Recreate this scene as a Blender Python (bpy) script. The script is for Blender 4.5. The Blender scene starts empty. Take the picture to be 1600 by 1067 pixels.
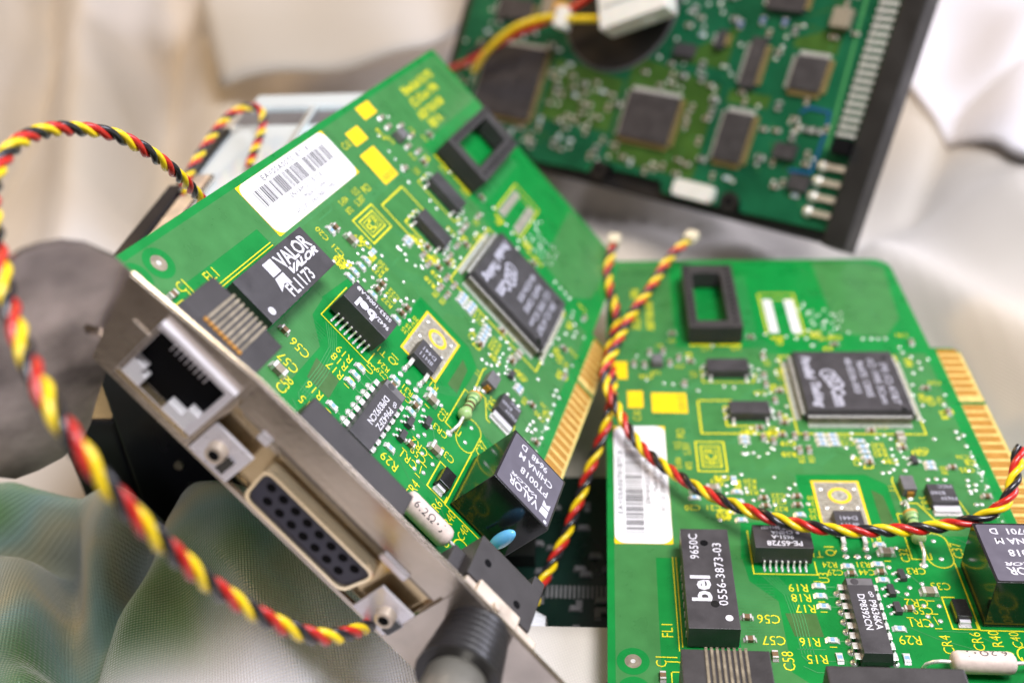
import bpy, bmesh, math, random
from mathutils import Matrix, Vector
random.seed(7)
S = 0.001                                   # everything is modelled in millimetres
scene = bpy.context.scene
COL = scene.collection

# ------------------------------------------------------------------ camera
RC = Matrix(((0.9957792, 0.0746539, -0.0533911), (-0.0022487, -0.5617014, -0.8273370), (-0.0917538, 0.8239650, -0.5591627)))
CAM = Vector((-0.21, -133.87, 168.48)) * S
right, down, fwd = Vector(RC[0]), Vector(RC[1]), Vector(RC[2])
cd = bpy.data.cameras.new('camera'); cam = bpy.data.objects.new('camera', cd); COL.objects.link(cam)
M = Matrix((right, -down, -fwd)).transposed().to_4x4(); M.translation = CAM
cam.matrix_world = M
cd.sensor_width = 36; cd.lens = 1590.2 / 1600 * 36; cd.clip_start = 0.005; cd.clip_end = 20
cd.dof.use_dof = True; cd.dof.focus_distance = 0.203; cd.dof.aperture_fstop = 8.8; cd.dof.aperture_blades = 0
scene.camera = cam

# ------------------------------------------------------------------ light
w = bpy.data.worlds.new('World'); scene.world = w; w.use_nodes = True
nt = w.node_tree; bg = nt.nodes['Background']
tc = nt.nodes.new('ShaderNodeTexCoord'); sx = nt.nodes.new('ShaderNodeSeparateXYZ'); nt.links.new(tc.outputs['Generated'], sx.inputs[0])
r1 = nt.nodes.new('ShaderNodeValToRGB'); r1.color_ramp.elements[0].position = 0.2; r1.color_ramp.elements[1].position = 0.75
r1.color_ramp.elements[0].color = (0.20, 0.19, 0.21, 1); r1.color_ramp.elements[1].color = (0.80, 0.79, 0.88, 1)
ma = nt.nodes.new('ShaderNodeMath'); ma.operation = 'MULTIPLY_ADD'; ma.inputs[1].default_value = 0.5; ma.inputs[2].default_value = 0.5
nt.links.new(sx.outputs[1], ma.inputs[0]); nt.links.new(ma.outputs[0], r1.inputs[0])
mb_ = nt.nodes.new('ShaderNodeMath'); mb_.operation = 'MULTIPLY_ADD'; mb_.inputs[1].default_value = 0.5; mb_.inputs[2].default_value = 0.5; nt.links.new(sx.outputs[0], mb_.inputs[0])
r2 = nt.nodes.new('ShaderNodeValToRGB'); r2.color_ramp.elements[0].position = 0.25; r2.color_ramp.elements[1].position = 0.8
r2.color_ramp.elements[0].color = (0.80, 0.62, 0.42, 1); r2.color_ramp.elements[1].color = (1.0, 1.0, 1.0, 1)
mg = nt.nodes.new('ShaderNodeMix'); mg.data_type = 'RGBA'; mg.blend_type = 'MULTIPLY'; mg.inputs['Factor'].default_value = 1
nt.links.new(mb_.outputs[0], r2.inputs[0]); nt.links.new(r1.outputs[0], mg.inputs['A']); nt.links.new(r2.outputs[0], mg.inputs['B']); nt.links.new(mg.outputs['Result'], bg.inputs[0])
bg.inputs[1].default_value = 0.44

def area(name, loc, target, size, power, color, sy=None):
    d = bpy.data.lights.new(name, 'AREA'); d.shape = 'RECTANGLE'; d.size = size; d.size_y = sy or size; d.energy = power; d.color = color
    o = bpy.data.objects.new(name, d); COL.objects.link(o); o.location = loc
    o.rotation_euler = (Vector(target) - Vector(loc)).to_track_quat('-Z', 'Y').to_euler(); return o
area('window_light', (0.22, -0.04, 0.62), (0.02, 0.08, 0), 0.30, 6.2, (0.98, 0.97, 1.0), 0.22)
area('right_cool_fill', (0.75, 0.35, 0.5), (0.25, 0.3, 0), 0.3, 6.0, (0.86, 0.86, 1.0))  # added cool fill, unseen, brightens the cloth at the right
area('warm_lamp', (-0.75, 0.75, 0.75), (-0.15, 0.3, 0), 0.25, 5.5, (1.0, 0.66, 0.30))
area('side_fill', (-0.25, -0.75, 0.45), (-0.05, 0.0, 0.03), 0.5, 1.5, (0.95, 0.93, 1.0))
vs = scene.view_settings; vs.view_transform = 'Standard'; vs.look = 'None'; vs.exposure = 0.0; vs.gamma = 1.0; vs.use_curve_mapping = False
scene.render.engine = 'CYCLES'

# ------------------------------------------------------------------ materials
def mat(name, col, rough=0.5, metal=0.0, spec=0.5, var=0.0, vscale=300, bump=0.0, bscale=2000, coat=0.0, speck=0.0, speckc=(0.4, 0.4, 0.4), sss=0.0, sscale=2600):
    m = bpy.data.materials.new(name); m.use_nodes = True; n = m.node_tree; b = n.nodes['Principled BSDF']
    b.inputs['Base Color'].default_value = (*col, 1); b.inputs['Roughness'].default_value = rough; b.inputs['Metallic'].default_value = metal
    b.inputs['Specular IOR Level'].default_value = spec; b.inputs['Coat Weight'].default_value = coat; b.inputs['Coat Roughness'].default_value = 0.12
    if sss: b.inputs['Subsurface Weight'].default_value = sss; b.inputs['Subsurface Scale'].default_value = 0.002
    t = n.nodes.new('ShaderNodeTexCoord')
    out = None
    if var:
        no = n.nodes.new('ShaderNodeTexNoise'); no.inputs['Scale'].default_value = vscale; no.inputs['Detail'].default_value = 6
        n.links.new(t.outputs['Object'], no.inputs['Vector'])
        r = n.nodes.new('ShaderNodeValToRGB'); r.color_ramp.elements[0].position = 0.3; r.color_ramp.elements[1].position = 0.7
        r.color_ramp.elements[0].color = (*[c * (1 - var) for c in col], 1); r.color_ramp.elements[1].color = (*[min(1, c * (1 + var)) for c in col], 1)
        n.links.new(no.outputs['Fac'], r.inputs[0]); out = r.outputs[0]
        mr = n.nodes.new('ShaderNodeMapRange'); mr.inputs[3].default_value = max(0.03, rough * 0.6); mr.inputs[4].default_value = min(1, rough * 1.4)
        n.links.new(no.outputs['Fac'], mr.inputs[0]); n.links.new(mr.outputs[0], b.inputs['Roughness'])
    if speck:
        no = n.nodes.new('ShaderNodeTexNoise'); no.inputs['Scale'].default_value = sscale; no.inputs['Detail'].default_value = 3; no.inputs['Roughness'].default_value = 0.8
        n.links.new(t.outputs['Object'], no.inputs['Vector'])
        r = n.nodes.new('ShaderNodeValToRGB'); r.color_ramp.elements[0].position = 0.66; r.color_ramp.elements[1].position = 0.72
        n.links.new(no.outputs['Fac'], r.inputs[0])
        mu = n.nodes.new('ShaderNodeMath'); mu.operation = 'MULTIPLY'; mu.inputs[1].default_value = speck; n.links.new(r.outputs[0], mu.inputs[0])
        mx = n.nodes.new('ShaderNodeMix'); mx.data_type = 'RGBA'; mx.inputs['A'].default_value = (*col, 1); mx.inputs['B'].default_value = (*speckc, 1)
        if out: n.links.new(out, mx.inputs['A'])
        n.links.new(mu.outputs[0], mx.inputs['Factor']); out = mx.outputs['Result']
    if out: n.links.new(out, b.inputs['Base Color'])
    if bump:
        no = n.nodes.new('ShaderNodeTexNoise'); no.inputs['Scale'].default_value = bscale; no.inputs['Detail'].default_value = 3
        n.links.new(t.outputs['Object'], no.inputs['Vector'])
        bp = n.nodes.new('ShaderNodeBump'); bp.inputs['Strength'].default_value = bump; bp.inputs['Distance'].default_value = 0.0001
        n.links.new(no.outputs['Fac'], bp.inputs['Height']); n.links.new(bp.outputs[0], b.inputs['Normal'])
    return m

M_ = {}
M_['mask'] = mat('green_solder_mask', (0.002, 0.205, 0.034), 0.3, 0, 0.35, 0.12, 160, 0.06, 1200, 0.12, 0.3, (0.20, 0.42, 0.24))
M_['copper'] = mat('mask_over_copper', (0.045, 0.190, 0.050), 0.30, 0.0, 0.4, 0.12, 160, 0.12, 1500, 0.12, 0.3, (0.2, 0.42, 0.24))
M_['patch'] = mat('mask_over_mesh', (0.05, 0.13, 0.030), 0.34, 0, 0.5, 0.1, 300)
M_['trace'] = mat('mask_over_trace', (0.07, 0.29, 0.10), 0.25, 0.1, 0.5)
M_['edge'] = mat('laminate_edge', (0.02, 0.36, 0.12), 0.4, 0, 0.5, 0.2, 500)
M_['edgegold'] = mat('laminate_tab', (0.62, 0.45, 0.14), 0.5, 0, 0.5, 0.2, 500)
M_['silk'] = mat('yellow_silkscreen', (0.68, 0.62, 0.012), 0.5, 0, 0.4, 0.15, 900)
M_['gold'] = mat('gold_contact', (0.42, 0.19, 0.018), 0.45, 0.2, 0.5, 0.1, 300)
M_['yellow'] = mat('yellow_block_print', (0.90, 0.58, 0.006), 0.45, 0, 0.4, 0.05, 300)
M_['solder'] = mat('solder', (0.80, 0.79, 0.76), 0.28, 0.6, 0.5, 0.12, 1500, 0.3, 1800)
M_['lead'] = mat('tinned_lead', (0.84, 0.82, 0.78), 0.3, 0.45, 0.5, 0.1, 1200)
M_['spring'] = mat('tarnished_and_shaded_metal', (0.34, 0.29, 0.21), 0.4, 0.6, 0.5, 0.25, 600)
M_['tinpad'] = mat('tinned_pad', (0.52, 0.50, 0.42), 0.38, 0.5, 0.5, 0.35, 1200, 0.6, 1500)
M_['chip'] = mat('black_epoxy', (0.048, 0.044, 0.048), 0.42, 0, 0.5, 0.18, 250, 0.35, 3200, 0, 0.5, (0.17, 0.16, 0.15))
M_['chipgloss'] = mat('glossy_black_epoxy', (0.012, 0.012, 0.012), 0.14, 0, 0.5, 0.2, 300, 0.08, 2500, 0.1, 0.7, (0.24, 0.24, 0.18), 0, 3600)
M_['lit_cube_top'] = mat('lit_epoxy_top', (0.11, 0.10, 0.13), 0.4, 0, 0.4, 0.08, 300, 0.1, 2500)  # paler tone for the cube top, stands for light reflected there
M_['plastic'] = mat('black_plastic', (0.038, 0.034, 0.035), 0.45, 0, 0.45, 0.15, 200, 0.35, 2200, 0, 0.3, (0.12, 0.11, 0.10))
M_['grey'] = mat('grey_body', (0.13, 0.125, 0.13), 0.45, 0, 0.5, 0.15, 400)
M_['print'] = mat('white_ink', (0.62, 0.61, 0.67), 0.5, 0, 0.4, 0.1, 1500)
M_['printdim'] = mat('dim_ink', (0.36, 0.36, 0.42), 0.55, 0, 0.4, 0.15, 1500)
M_['paper'] = mat('white_paper', (0.82, 0.81, 0.83), 0.45, 0, 0.4, 0.03, 200)
M_['ink'] = mat('black_ink', (0.04, 0.035, 0.04), 0.6)
M_['resblue'] = mat('blue_resistor_film', (0.25, 0.42, 0.60), 0.3, 0, 0.5, 0.15, 1500)
M_['capbrown'] = mat('brown_ceramic', (0.20, 0.12, 0.06), 0.4, 0, 0.5, 0.2, 1500)
M_['captan'] = mat('tan_ceramic', (0.27, 0.23, 0.17), 0.4, 0, 0.5, 0.15, 1500)
M_['ceramic'] = mat('pink_white_ceramic', (0.68, 0.56, 0.50), 0.5, 0, 0.4, 0.1, 900, 0.35, 1800)
M_['resgreen'] = mat('pale_green_lacquer', (0.34, 0.52, 0.20), 0.3, 0, 0.5, 0.1, 900, 0.1, 1500)
M_['dkgreen'] = mat('dark_green_band', (0.01, 0.12, 0.06), 0.35); M_['orange'] = mat('orange_band', (0.6, 0.3, 0.05), 0.35); M_['brown'] = mat('brown_band', (0.10, 0.05, 0.02), 0.35)
M_['bluecap'] = mat('sky_blue_lacquer', (0.15, 0.50, 0.85), 0.12, 0, 0.5, 0.05, 500, 0, 1, 0.5)
M_['bracket'] = mat('brushed_nickel', (0.45, 0.395, 0.34), 0.24, 0.88, 0.5, 0.32, 55, 0.25, 900)
M_['shell'] = mat('gilded_shell', (0.90, 0.76, 0.52), 0.16, 0.85, 0.5, 0.05, 200)
M_['flange'] = mat('dull_brown_metal', (0.34, 0.29, 0.265), 0.22, 0.85, 0.5, 0.75, 60, 0.2, 500)
M_['barrel'] = mat('satin_barrel', (0.48, 0.46, 0.40), 0.3, 0.75, 0.5, 0.08, 60)
M_['brass'] = mat('brassy_plate', (0.55, 0.43, 0.26), 0.25, 0.85, 0.5, 0.2, 150, 0.15, 700)
M_['bright'] = mat('bright_nickel', (0.82, 0.79, 0.84), 0.3, 0.3, 0.5, 0.06, 200)
M_['cast'] = mat('die_cast_zinc', (0.66, 0.56, 0.46), 0.42, 0.5, 0.5, 0.2, 300, 0.5, 1100)
M_['void'] = mat('dark_cavity', (0.004, 0.004, 0.005), 0.8, 0, 0.1)
M_['dsub'] = mat('blue_black_insulator', (0.028, 0.028, 0.055), 0.4, 0, 0.5, 0.1, 300)
M_['whiteplastic'] = mat('white_nylon', (0.80, 0.79, 0.74), 0.38, 0, 0.5, 0.04, 200, 0.1, 600, 0, 0, (0, 0, 0), 0.2)
M_['collar'] = mat('black_rubber', (0.016, 0.015, 0.016), 0.4, 0, 0.5, 0.3, 150, 0.2, 900)
M_['cream'] = mat('cream_nylon', (0.66, 0.58, 0.42), 0.45)
M_['red'] = mat('red_wire', (0.52, 0.018, 0.012), 0.28, 0, 0.5, 0.08, 300, 0.05, 900, 0.2)
M_['yel'] = mat('yellow_wire', (0.86, 0.62, 0.008), 0.28, 0, 0.5, 0.06, 300, 0.05, 900, 0.2)
M_['blk'] = mat('black_wire', (0.016, 0.015, 0.018), 0.25, 0, 0.5, 0, 300, 0.05, 900, 0.2)
M_['hddmask'] = mat('dark_green_mask', (0.006, 0.095, 0.040), 0.30, 0, 0.35, 0.35, 60, 0.1, 900, 0.05)
M_['hddtrace'] = mat('olive_green_mask', (0.045, 0.11, 0.018), 0.32, 0, 0.35, 0.3, 80)
M_['casing'] = mat('black_painted_metal', (0.009, 0.008, 0.008), 0.5, 0.0, 0.5, 0.1, 100, 0.1, 900)
M_['golden_lead'] = mat('golden_leads', (0.55, 0.40, 0.16), 0.35, 0.3, 0.5, 0.1, 300)
M_['bluewire'] = mat('blue_wire', (0.008, 0.08, 0.20), 0.4)
M_['capblue'] = mat('blue_ceramic', (0.02, 0.06, 0.28), 0.35)
M_['silver'] = mat('polished_steel', (0.80, 0.88, 0.90), 0.2, 0.35, 0.5, 0.03, 30, 0.03, 60)
M_['darkmetal'] = mat('dark_drive_side', (0.010, 0.010, 0.014), 0.25, 0.1, 0.5, 0.2, 60)
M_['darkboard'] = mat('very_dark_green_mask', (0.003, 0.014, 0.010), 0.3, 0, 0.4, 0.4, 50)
M_['clear'] = mat('smoky_plastic', (0.05, 0.07, 0.08), 0.2)

# ------------------------------------------------------------------ mesh builder (millimetres)
class MB:
    def __init__(s): s.v = []; s.f = []; s.m = []; s.sm = []
    def add(s, vs, fs, mat, smooth=False, T=None):
        o = len(s.v)
        for p in vs:
            p = Vector(p)
            if T is not None: p = T @ p
            s.v.append(p)
        for f in fs: s.f.append([i + o for i in f]); s.m.append(mat); s.sm.append(smooth)
    def box(s, x0, x1, y0, y1, z0, z1, mat, T=None, tap=0):
        t = tap
        vs = [(x0, y0, z0), (x1, y0, z0), (x1, y1, z0), (x0, y1, z0), (x0 + t, y0 + t, z1), (x1 - t, y0 + t, z1), (x1 - t, y1 - t, z1), (x0 + t, y1 - t, z1)]
        s.add(vs, [(3, 2, 1, 0), (4, 5, 6, 7), (0, 1, 5, 4), (1, 2, 6, 5), (2, 3, 7, 6), (3, 0, 4, 7)], mat, False, T)
    def prism(s, poly, z0, z1, mat, T=None, smat=None):
        n = len(poly); a = sum(poly[i][0] * poly[(i + 1) % n][1] - poly[(i + 1) % n][0] * poly[i][1] for i in range(n))
        if a < 0: poly = poly[::-1]
        vs = [(x, y, z0) for x, y in poly] + [(x, y, z1) for x, y in poly]
        s.add(vs, [tuple(range(n, 2 * n))], mat, False, T)
        s.add(vs, [tuple(range(n - 1, -1, -1))] + [(i, (i + 1) % n, n + (i + 1) % n, n + i) for i in range(n)], smat or mat, False, T)
    def flat(s, poly, z, mat, T=None):
        n = len(poly); a = sum(poly[i][0] * poly[(i + 1) % n][1] - poly[(i + 1) % n][0] * poly[i][1] for i in range(n))
        if a < 0: poly = poly[::-1]
        s.add([(x, y, z) for x, y in poly], [tuple(range(n))], mat, False, T)
    def disc(s, x, y, z, r, mat, r0=0, n=16, T=None, ry=None):
        ry = ry or r
        if r0 == 0: s.add([(x + r * math.cos(2 * math.pi * i / n), y + ry * math.sin(2 * math.pi * i / n), z) for i in range(n)], [tuple(range(n))], mat, False, T)
        else:
            vs = []
            for i in range(n):
                c, q = math.cos(2 * math.pi * i / n), math.sin(2 * math.pi * i / n); vs += [(x + r * c, y + ry * q, z), (x + r0 * c, y + r0 * ry / r * q, z)]
            s.add(vs, [(2 * i, 2 * ((i + 1) % n), 2 * ((i + 1) % n) + 1, 2 * i + 1) for i in range(n)], mat, False, T)
    def line(s, pts, wd, z, mat, closed=False, T=None):
        if mat == 'silk': wd *= .78
        P = [Vector(p).to_2d() for p in pts]; n = len(P)
        segs = n if closed else n - 1
        for i in range(segs):
            a, b = P[i], P[(i + 1) % n]; d = (b - a)
            if d.length < 1e-6: continue
            d = d.normalized(); nn = Vector((-d.y, d.x)) * wd / 2; e = d * wd / 2
            zz = z + 0.002 * (i % 2)
            s.add([(*(a - e - nn), zz), (*(b + e - nn), zz), (*(b + e + nn), zz), (*(a - e + nn), zz)], [(0, 1, 2, 3)], mat, False, T)
    def tube(s, pts, rad, mat, n=10, caps=True, T=None):
        P = [Vector(p) for p in pts]; N = len(P)
        R = rad if isinstance(rad, (list, tuple)) else [rad] * N
        t0 = (P[1] - P[0]).normalized(); u = t0.orthogonal().normalized(); vs = []
        for i in range(N):
            t = (P[min(i + 1, N - 1)] - P[max(i - 1, 0)]).normalized()
            u = (u - t * u.dot(t)).normalized(); v = t.cross(u)
            for k in range(n):
                a = 2 * math.pi * k / n; vs.append(P[i] + (u * math.cos(a) + v * math.sin(a)) * R[i])
        fs = [(i * n + k, i * n + (k + 1) % n, (i + 1) * n + (k + 1) % n, (i + 1) * n + k) for i in range(N - 1) for k in range(n)]
        s.add(vs, fs, mat, True, T)
        if caps: s.add(vs, [tuple(range(n - 1, -1, -1)), tuple(range((N - 1) * n, N * n))], mat, False, T)
    def ball(s, c, r, mat, nu=10, nv=6, half=False, T=None):
        if not isinstance(r, (tuple, list)): r = (r, r, r)
        vs = []; fs = []; lo = 0 if half else -math.pi / 2
        for j in range(nv + 1):
            e = lo + (math.pi / 2 - lo) * j / nv
            for i in range(nu):
                a = 2 * math.pi * i / nu; vs.append((c[0] + r[0] * math.cos(e) * math.cos(a), c[1] + r[1] * math.cos(e) * math.sin(a), c[2] + r[2] * math.sin(e)))
        for j in range(nv):
            for i in range(nu): fs.append((j * nu + i, j * nu + (i + 1) % nu, (j + 1) * nu + (i + 1) % nu, (j + 1) * nu + i))
        s.add(vs, fs, mat, True, T)
    def mesh(s, name, bev=0):
        me = bpy.data.meshes.new(name); names = []
        for k in s.m:
            if k not in names: names.append(k)
        me.from_pydata([tuple(p * S) for p in s.v], [], s.f)
        for k in names: me.materials.append(M_[k])
        me.polygons.foreach_set('material_index', [names.index(k) for k in s.m]); me.polygons.foreach_set('use_smooth', s.sm)
        if bev:
            bm = bmesh.new(); bm.from_mesh(me)
            bmesh.ops.bevel(bm, geom=[e for e in bm.edges if len(e.link_faces) == 2 and e.calc_face_angle(0) > 0.5], offset=bev * S, segments=2, affect='EDGES', profile=0.6)
            bm.to_mesh(me); bm.free()
        me.update(); return me

def part(name, mb, parent=None, bev=0, loc=None, rotz=0, label=None):
    me = mb.mesh(name, bev) if isinstance(mb, MB) else mb
    o = bpy.data.objects.new(name, me); COL.objects.link(o)
    if parent is not None: o.parent = parent
    if loc is not None: o.location = Vector(loc) * S; o.rotation_euler = (0, 0, rotz)
    if label: o['label'] = label
    return o
def tag(o, label, cat, group=None, kind=None):
    o['label'] = label
    if cat: o['category'] = cat
    if group: o['group'] = group
    if kind: o['kind'] = kind
    return o
def root(name, R, t):
    o = bpy.data.objects.new(name, None); COL.objects.link(o); o.empty_display_size = 0.01
    m = Matrix(R).to_4x4(); m.translation = Vector(t) * S; o.matrix_world = m; return o

TC = {}
def glyphs(s, size, bold, space):
    key = (s, size, bold, space)
    if key in TC: return TC[key]
    cu = bpy.data.curves.new('t', 'FONT'); cu.body = s; cu.size = size; cu.resolution_u = 2; cu.offset = bold; cu.space_character = space
    o = bpy.data.objects.new('t', cu); COL.objects.link(o)
    dg = bpy.context.evaluated_depsgraph_get(); me = o.evaluated_get(dg).to_mesh()
    V = [v.co.copy() for v in me.vertices]; F = [tuple(p.vertices) for p in me.polygons]
    o.evaluated_get(dg).to_mesh_clear(); bpy.data.objects.remove(o); bpy.data.curves.remove(cu)
    TC[key] = (V, F); return TC[key]
def txt(mb, s, x, y, z, size, rot, mat='silk', sx=1.0, bold=0.0, align='C', space=1.0, shear=0, T=None):
    V, F = glyphs(s, size, bold, space)
    if not V: return
    x0, x1 = min(v.x for v in V), max(v.x for v in V); y0, y1 = min(v.y for v in V), max(v.y for v in V)
    ax = {'C': (x0 + x1) / 2, 'L': x0, 'R': x1}[align]; ay = (y0 + y1) / 2
    c, q = math.cos(math.radians(rot)), math.sin(math.radians(rot)); out = []
    for v in V:
        a = (v.x - ax) * sx + (v.y - ay) * shear; b = v.y - ay; out.append((x + a * c - b * q, y + a * q + b * c, z))
    mb.add(out, F, mat, False, T)

# ------------------------------------------------------------------ shared small components
def smd_mesh(name, L, W, H, body, top=None):
    b = MB(); e = L * 0.24
    b.box(-L / 2 + e, L / 2 - e, -W / 2 + .04, W / 2 - .04, 0.03, H - .04, body)
    if top: b.box(-L / 2 + e + .05, L / 2 - e - .05, -W / 2 + .12, W / 2 - .12, H - .04, H + 0.01, top)
    for s in (-1, 1):
        x0, x1 = (-L / 2, -L / 2 + e) if s < 0 else (L / 2 - e, L / 2)
        b.box(x0, x1, -W / 2, W / 2, 0.0, H, 'lead')
        xa, xb = (x0 - .45, x0) if s < 0 else (x1, x1 + .45)
        zi, zo = H * .6, .03
        za, zb = (zo, zi) if s < 0 else (zi, zo)
        b.add([(xa, -W / 2, .0), (xb, -W / 2, .0), (xb, W / 2, .0), (xa, W / 2, .0), (xa, -W / 2, za), (xb, -W / 2, zb), (xb, W / 2, zb), (xa, W / 2, za)],
              [(4, 5, 6, 7), (0, 1, 5, 4), (2, 3, 7, 6), (1, 2, 6, 5), (3, 0, 4, 7)], 'solder')
    return b.mesh(name, 0.05)
ME_R = smd_mesh('chip_resistor', 2.0, 1.3, 0.55, 'paper', 'resblue')
ME_C = smd_mesh('chip_capacitor', 1.9, 1.25, 0.9, 'capbrown')
ME_CB = smd_mesh('chip_capacitor_large', 3.1, 1.9, 1.2, 'captan')
def sot_mesh():
    b = MB(); b.box(-.7, .7, -1.45, 1.45, .12, 1.1, 'chip', tap=.08)
    for x, y in ((-1, -.95), (-1, .95), (1, 0)):
        b.box(min(x * .7, x * 1.15), max(x * .7, x * 1.15), y - .22, y + .22, .35, .55, 'lead'); b.box(min(x * 1.15, x * 1.3), max(x * 1.15, x * 1.3), y - .22, y + .22, 0, .55, 'lead')
        b.ball((x * 1.45, y, 0), (.5, .42, .3), 'solder', 8, 3, True)
    return b.mesh('small_transistor')
ME_SOT = sot_mesh()
def pin_mesh():      # DIP pin, shoulder towards -x
    b = MB(); b.box(-.95, .1, -.75, .75, 2.0, 2.25, 'lead'); b.box(-1.05, -.8, -.75, .75, .9, 2.25, 'lead'); b.box(-1.02, -.83, -.3, .3, -.4, .9, 'lead')
    b.ball((-.92, 0, 0), (.85, .85, .55), 'solder', 10, 4, True)
    return b.mesh('pin', 0.05)
ME_PIN = pin_mesh()
def gull_mesh():     # small gull wing, pointing to -y
    b = MB(); b.box(-.22, .22, -.35, .5, 1.55, 1.75, 'lead'); b.box(-.22, .22, -.55, -.35, .2, 1.75, 'lead'); b.box(-.22, .22, -1.5, -.4, .05, .28, 'lead')
    b.ball((0, -1.3, 0), (.33, .62, .32), 'solder', 8, 3, True)
    return b.mesh('pin', 0.03)
ME_GULL = gull_mesh()

def rounded(x0, x1, y0, y1, r, n=6):
    P = []
    for cx, cy, a0 in ((x1 - r, y1 - r, 0), (x0 + r, y1 - r, 90), (x0 + r, y0 + r, 180), (x1 - r, y0 + r, 270)):
        for k in range(n + 1):
            a = math.radians(a0 + 90 * k / n); P.append((cx + r * math.cos(a), cy + r * math.sin(a)))
    return P

RES = [(44.9, 20.8, 0), (44.9, 18.0, 0), (45.0, 15.3, 0), (45.2, 6.4, 0), (45.8, 2.1, 1), (52.2, 26.6, 0), (58.6, 27.4, 0), (60.3, 33.2, 0), (58.8, 22.9, 0), (59.2, 9.8, 0), (58.9, 2.4, 1),
       (30.5, 54.4, 1), (30.9, 50.0, 0), (30.9, 46.8, 0), (30.8, 43.3, 0), (30.8, 40.6, 0), (20.7, 47.8, 0), (37.0, 42.4, 0), (44.3, 42.5, 0), (34.8, 70.4, 0), (34.8, 68.6, 0),
       (53.9, 71.4, 0), (53.9, 69.6, 0), (53.9, 67.8, 0), (56.9, 71.4, 0), (56.9, 69.6, 0), (56.9, 67.8, 0), (63.3, 69.0, 0), (63.5, 67.0, 0), (63.6, 65.0, 0), (63.7, 63.0, 0),
       (78.1, 59.3, 0), (42.3, 81.0, 0), (78.1, 61.0, 0)]
CAP = [(52.4, 24.4, 0), (58.8, 25.1, 0), (36.9, 47.8, 0), (37.0, 45.1, 0), (44.6, 48.5, 0), (44.4, 45.6, 0), (39.6, 70.3, 1), (42.0, 68.9, 1), (44.4, 71.2, 0), (47.6, 71.0, 1), (50.3, 71.0, 1), (47.9, 65.6, 1), (50.3, 65.6, 1),
       (63.8, 60.9, 0), (66.9, 73.2, 0), (73.1, 66.6, 0), (83.0, 59.3, 0), (88.0, 81.1, 1), (84.7, 91.2, 0), (64.8, 112.1, 0), (86.4, 112.9, 1), (88.0, 49.3, 0), (44.1, 106.3, 1), (43.2, 97.2, 1), (46.3, 89.8, 0),
       (44.6, 85.9, 1), (44.8, 79.5, 1), (45.6, 76.2, 0), (39.2, 74.2, 0), (12.4, 108.1, 1), (16.2, 108.6, 1), (10.6, 102.2, 1), (17.8, 103.0, 1), (20.5, 105.6, 1), (23.6, 103.6, 0), (21.4, 93.2, 1), (7.7, 102.7, 1), (19.2, 117.9, 0),
       (41.6, 115.7, 0), (20.9, 49.8, 0), (43.2, 93.0, 1), (28.9, 11.8, 0), (28.8, 6.1, 0), (10.9, -3.5, 1), (62.3, 15.0, 0)]
CAPB = [(61.1, 30.7, 0), (67.4, 19.5, 0), (25.2, 50.9, 0), (73.5, 70.6, 1)]
SOT = [(62.9, 24.1, 0.1), (59.7, 19.7, 0.05), (59.9, 14.9, 0.05), (74.6, 61.8, 0)]
VIA = [(73.4, 115.3), (75.7, 115.3), (77.7, 115.3), (79.7, 115.3), (58.7, 112.1), (82.9, 108.5), (84.6, 106.3), (86.1, 103.7), (85.9, 100.7), (83.4, 98.6), (81.9, 93.2), (82.2, 84.1), (80.8, 77.7), (81.7, 70.5), (87.8, 84.5),
       (87.7, 73.4), (87.6, 70.9), (89.2, 72.0), (69.7, 71.8), (67.7, 70.7), (71.1, 70.4), (61.8, 72.5), (61.4, 70.3), (70.4, 62.5), (70.4, 60.8), (69.1, 58.8), (67.9, 57.8), (66.3, 57.5), (60.5, 63.7), (59.4, 66.8), (85.4, 55.2), (85.0, 53.3), (84.9, 51.4),
       (86.8, 53.6), (86.2, 51.7), (89.3, 53.0), (88.7, 67.8), (88.8, 60.7), (89.2, 57.5), (88.9, 63.9), (85.0, 46.8), (86.2, 46.9), (89.2, 46.9), (43.3, 51.7), (36.9, 50.9), (41.5, 47.6), (34.4, 47.4), (42.6, 49.3), (33.9, 64.4), (36.4, 64.6),
       (31.9, 92.3), (34.5, 91.9), (24.7, 90.5), (30.4, 112.1), (59.1, 133.0), (60.3, 129.6), (61.0, 123.0), (52.0, 116.7), (54.7, 115.6), (57.5, 115.6), (58.6, 112.0), (64.0, 124.0), (57.5, 130.7), (58.7, 119.8), (46.1, 117.8),
       (66.7, 22.2), (63.9, 21.1), (62.9, 19.3), (63.7, 32.6), (60.9, 26.8), (65.6, 16.2), (68.7, 16.2), (65.7, 13.4), (67.9, 12.2), (65.8, 11.1), (72.3, 34.9), (72.6, 29.5), (76.3, 55.3), (78.3, 55.5), (80.2, 55.3), (71.8, 58.5),
       (42.0, 100.2), (41.4, 95.0), (47.6, 104.6), (46.6, 99.3), (47.4, 83.6), (42.1, 84.6), (47.6, 78.0), (28.3, 55.6), (32.6, 56.5), (33.2, 50.3), (28.6, 52.4), (33.5, 44.2), (28.3, 44.8), (26.0, 40.6), (39.2, 46.0), (46.9, 46.4)]
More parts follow.
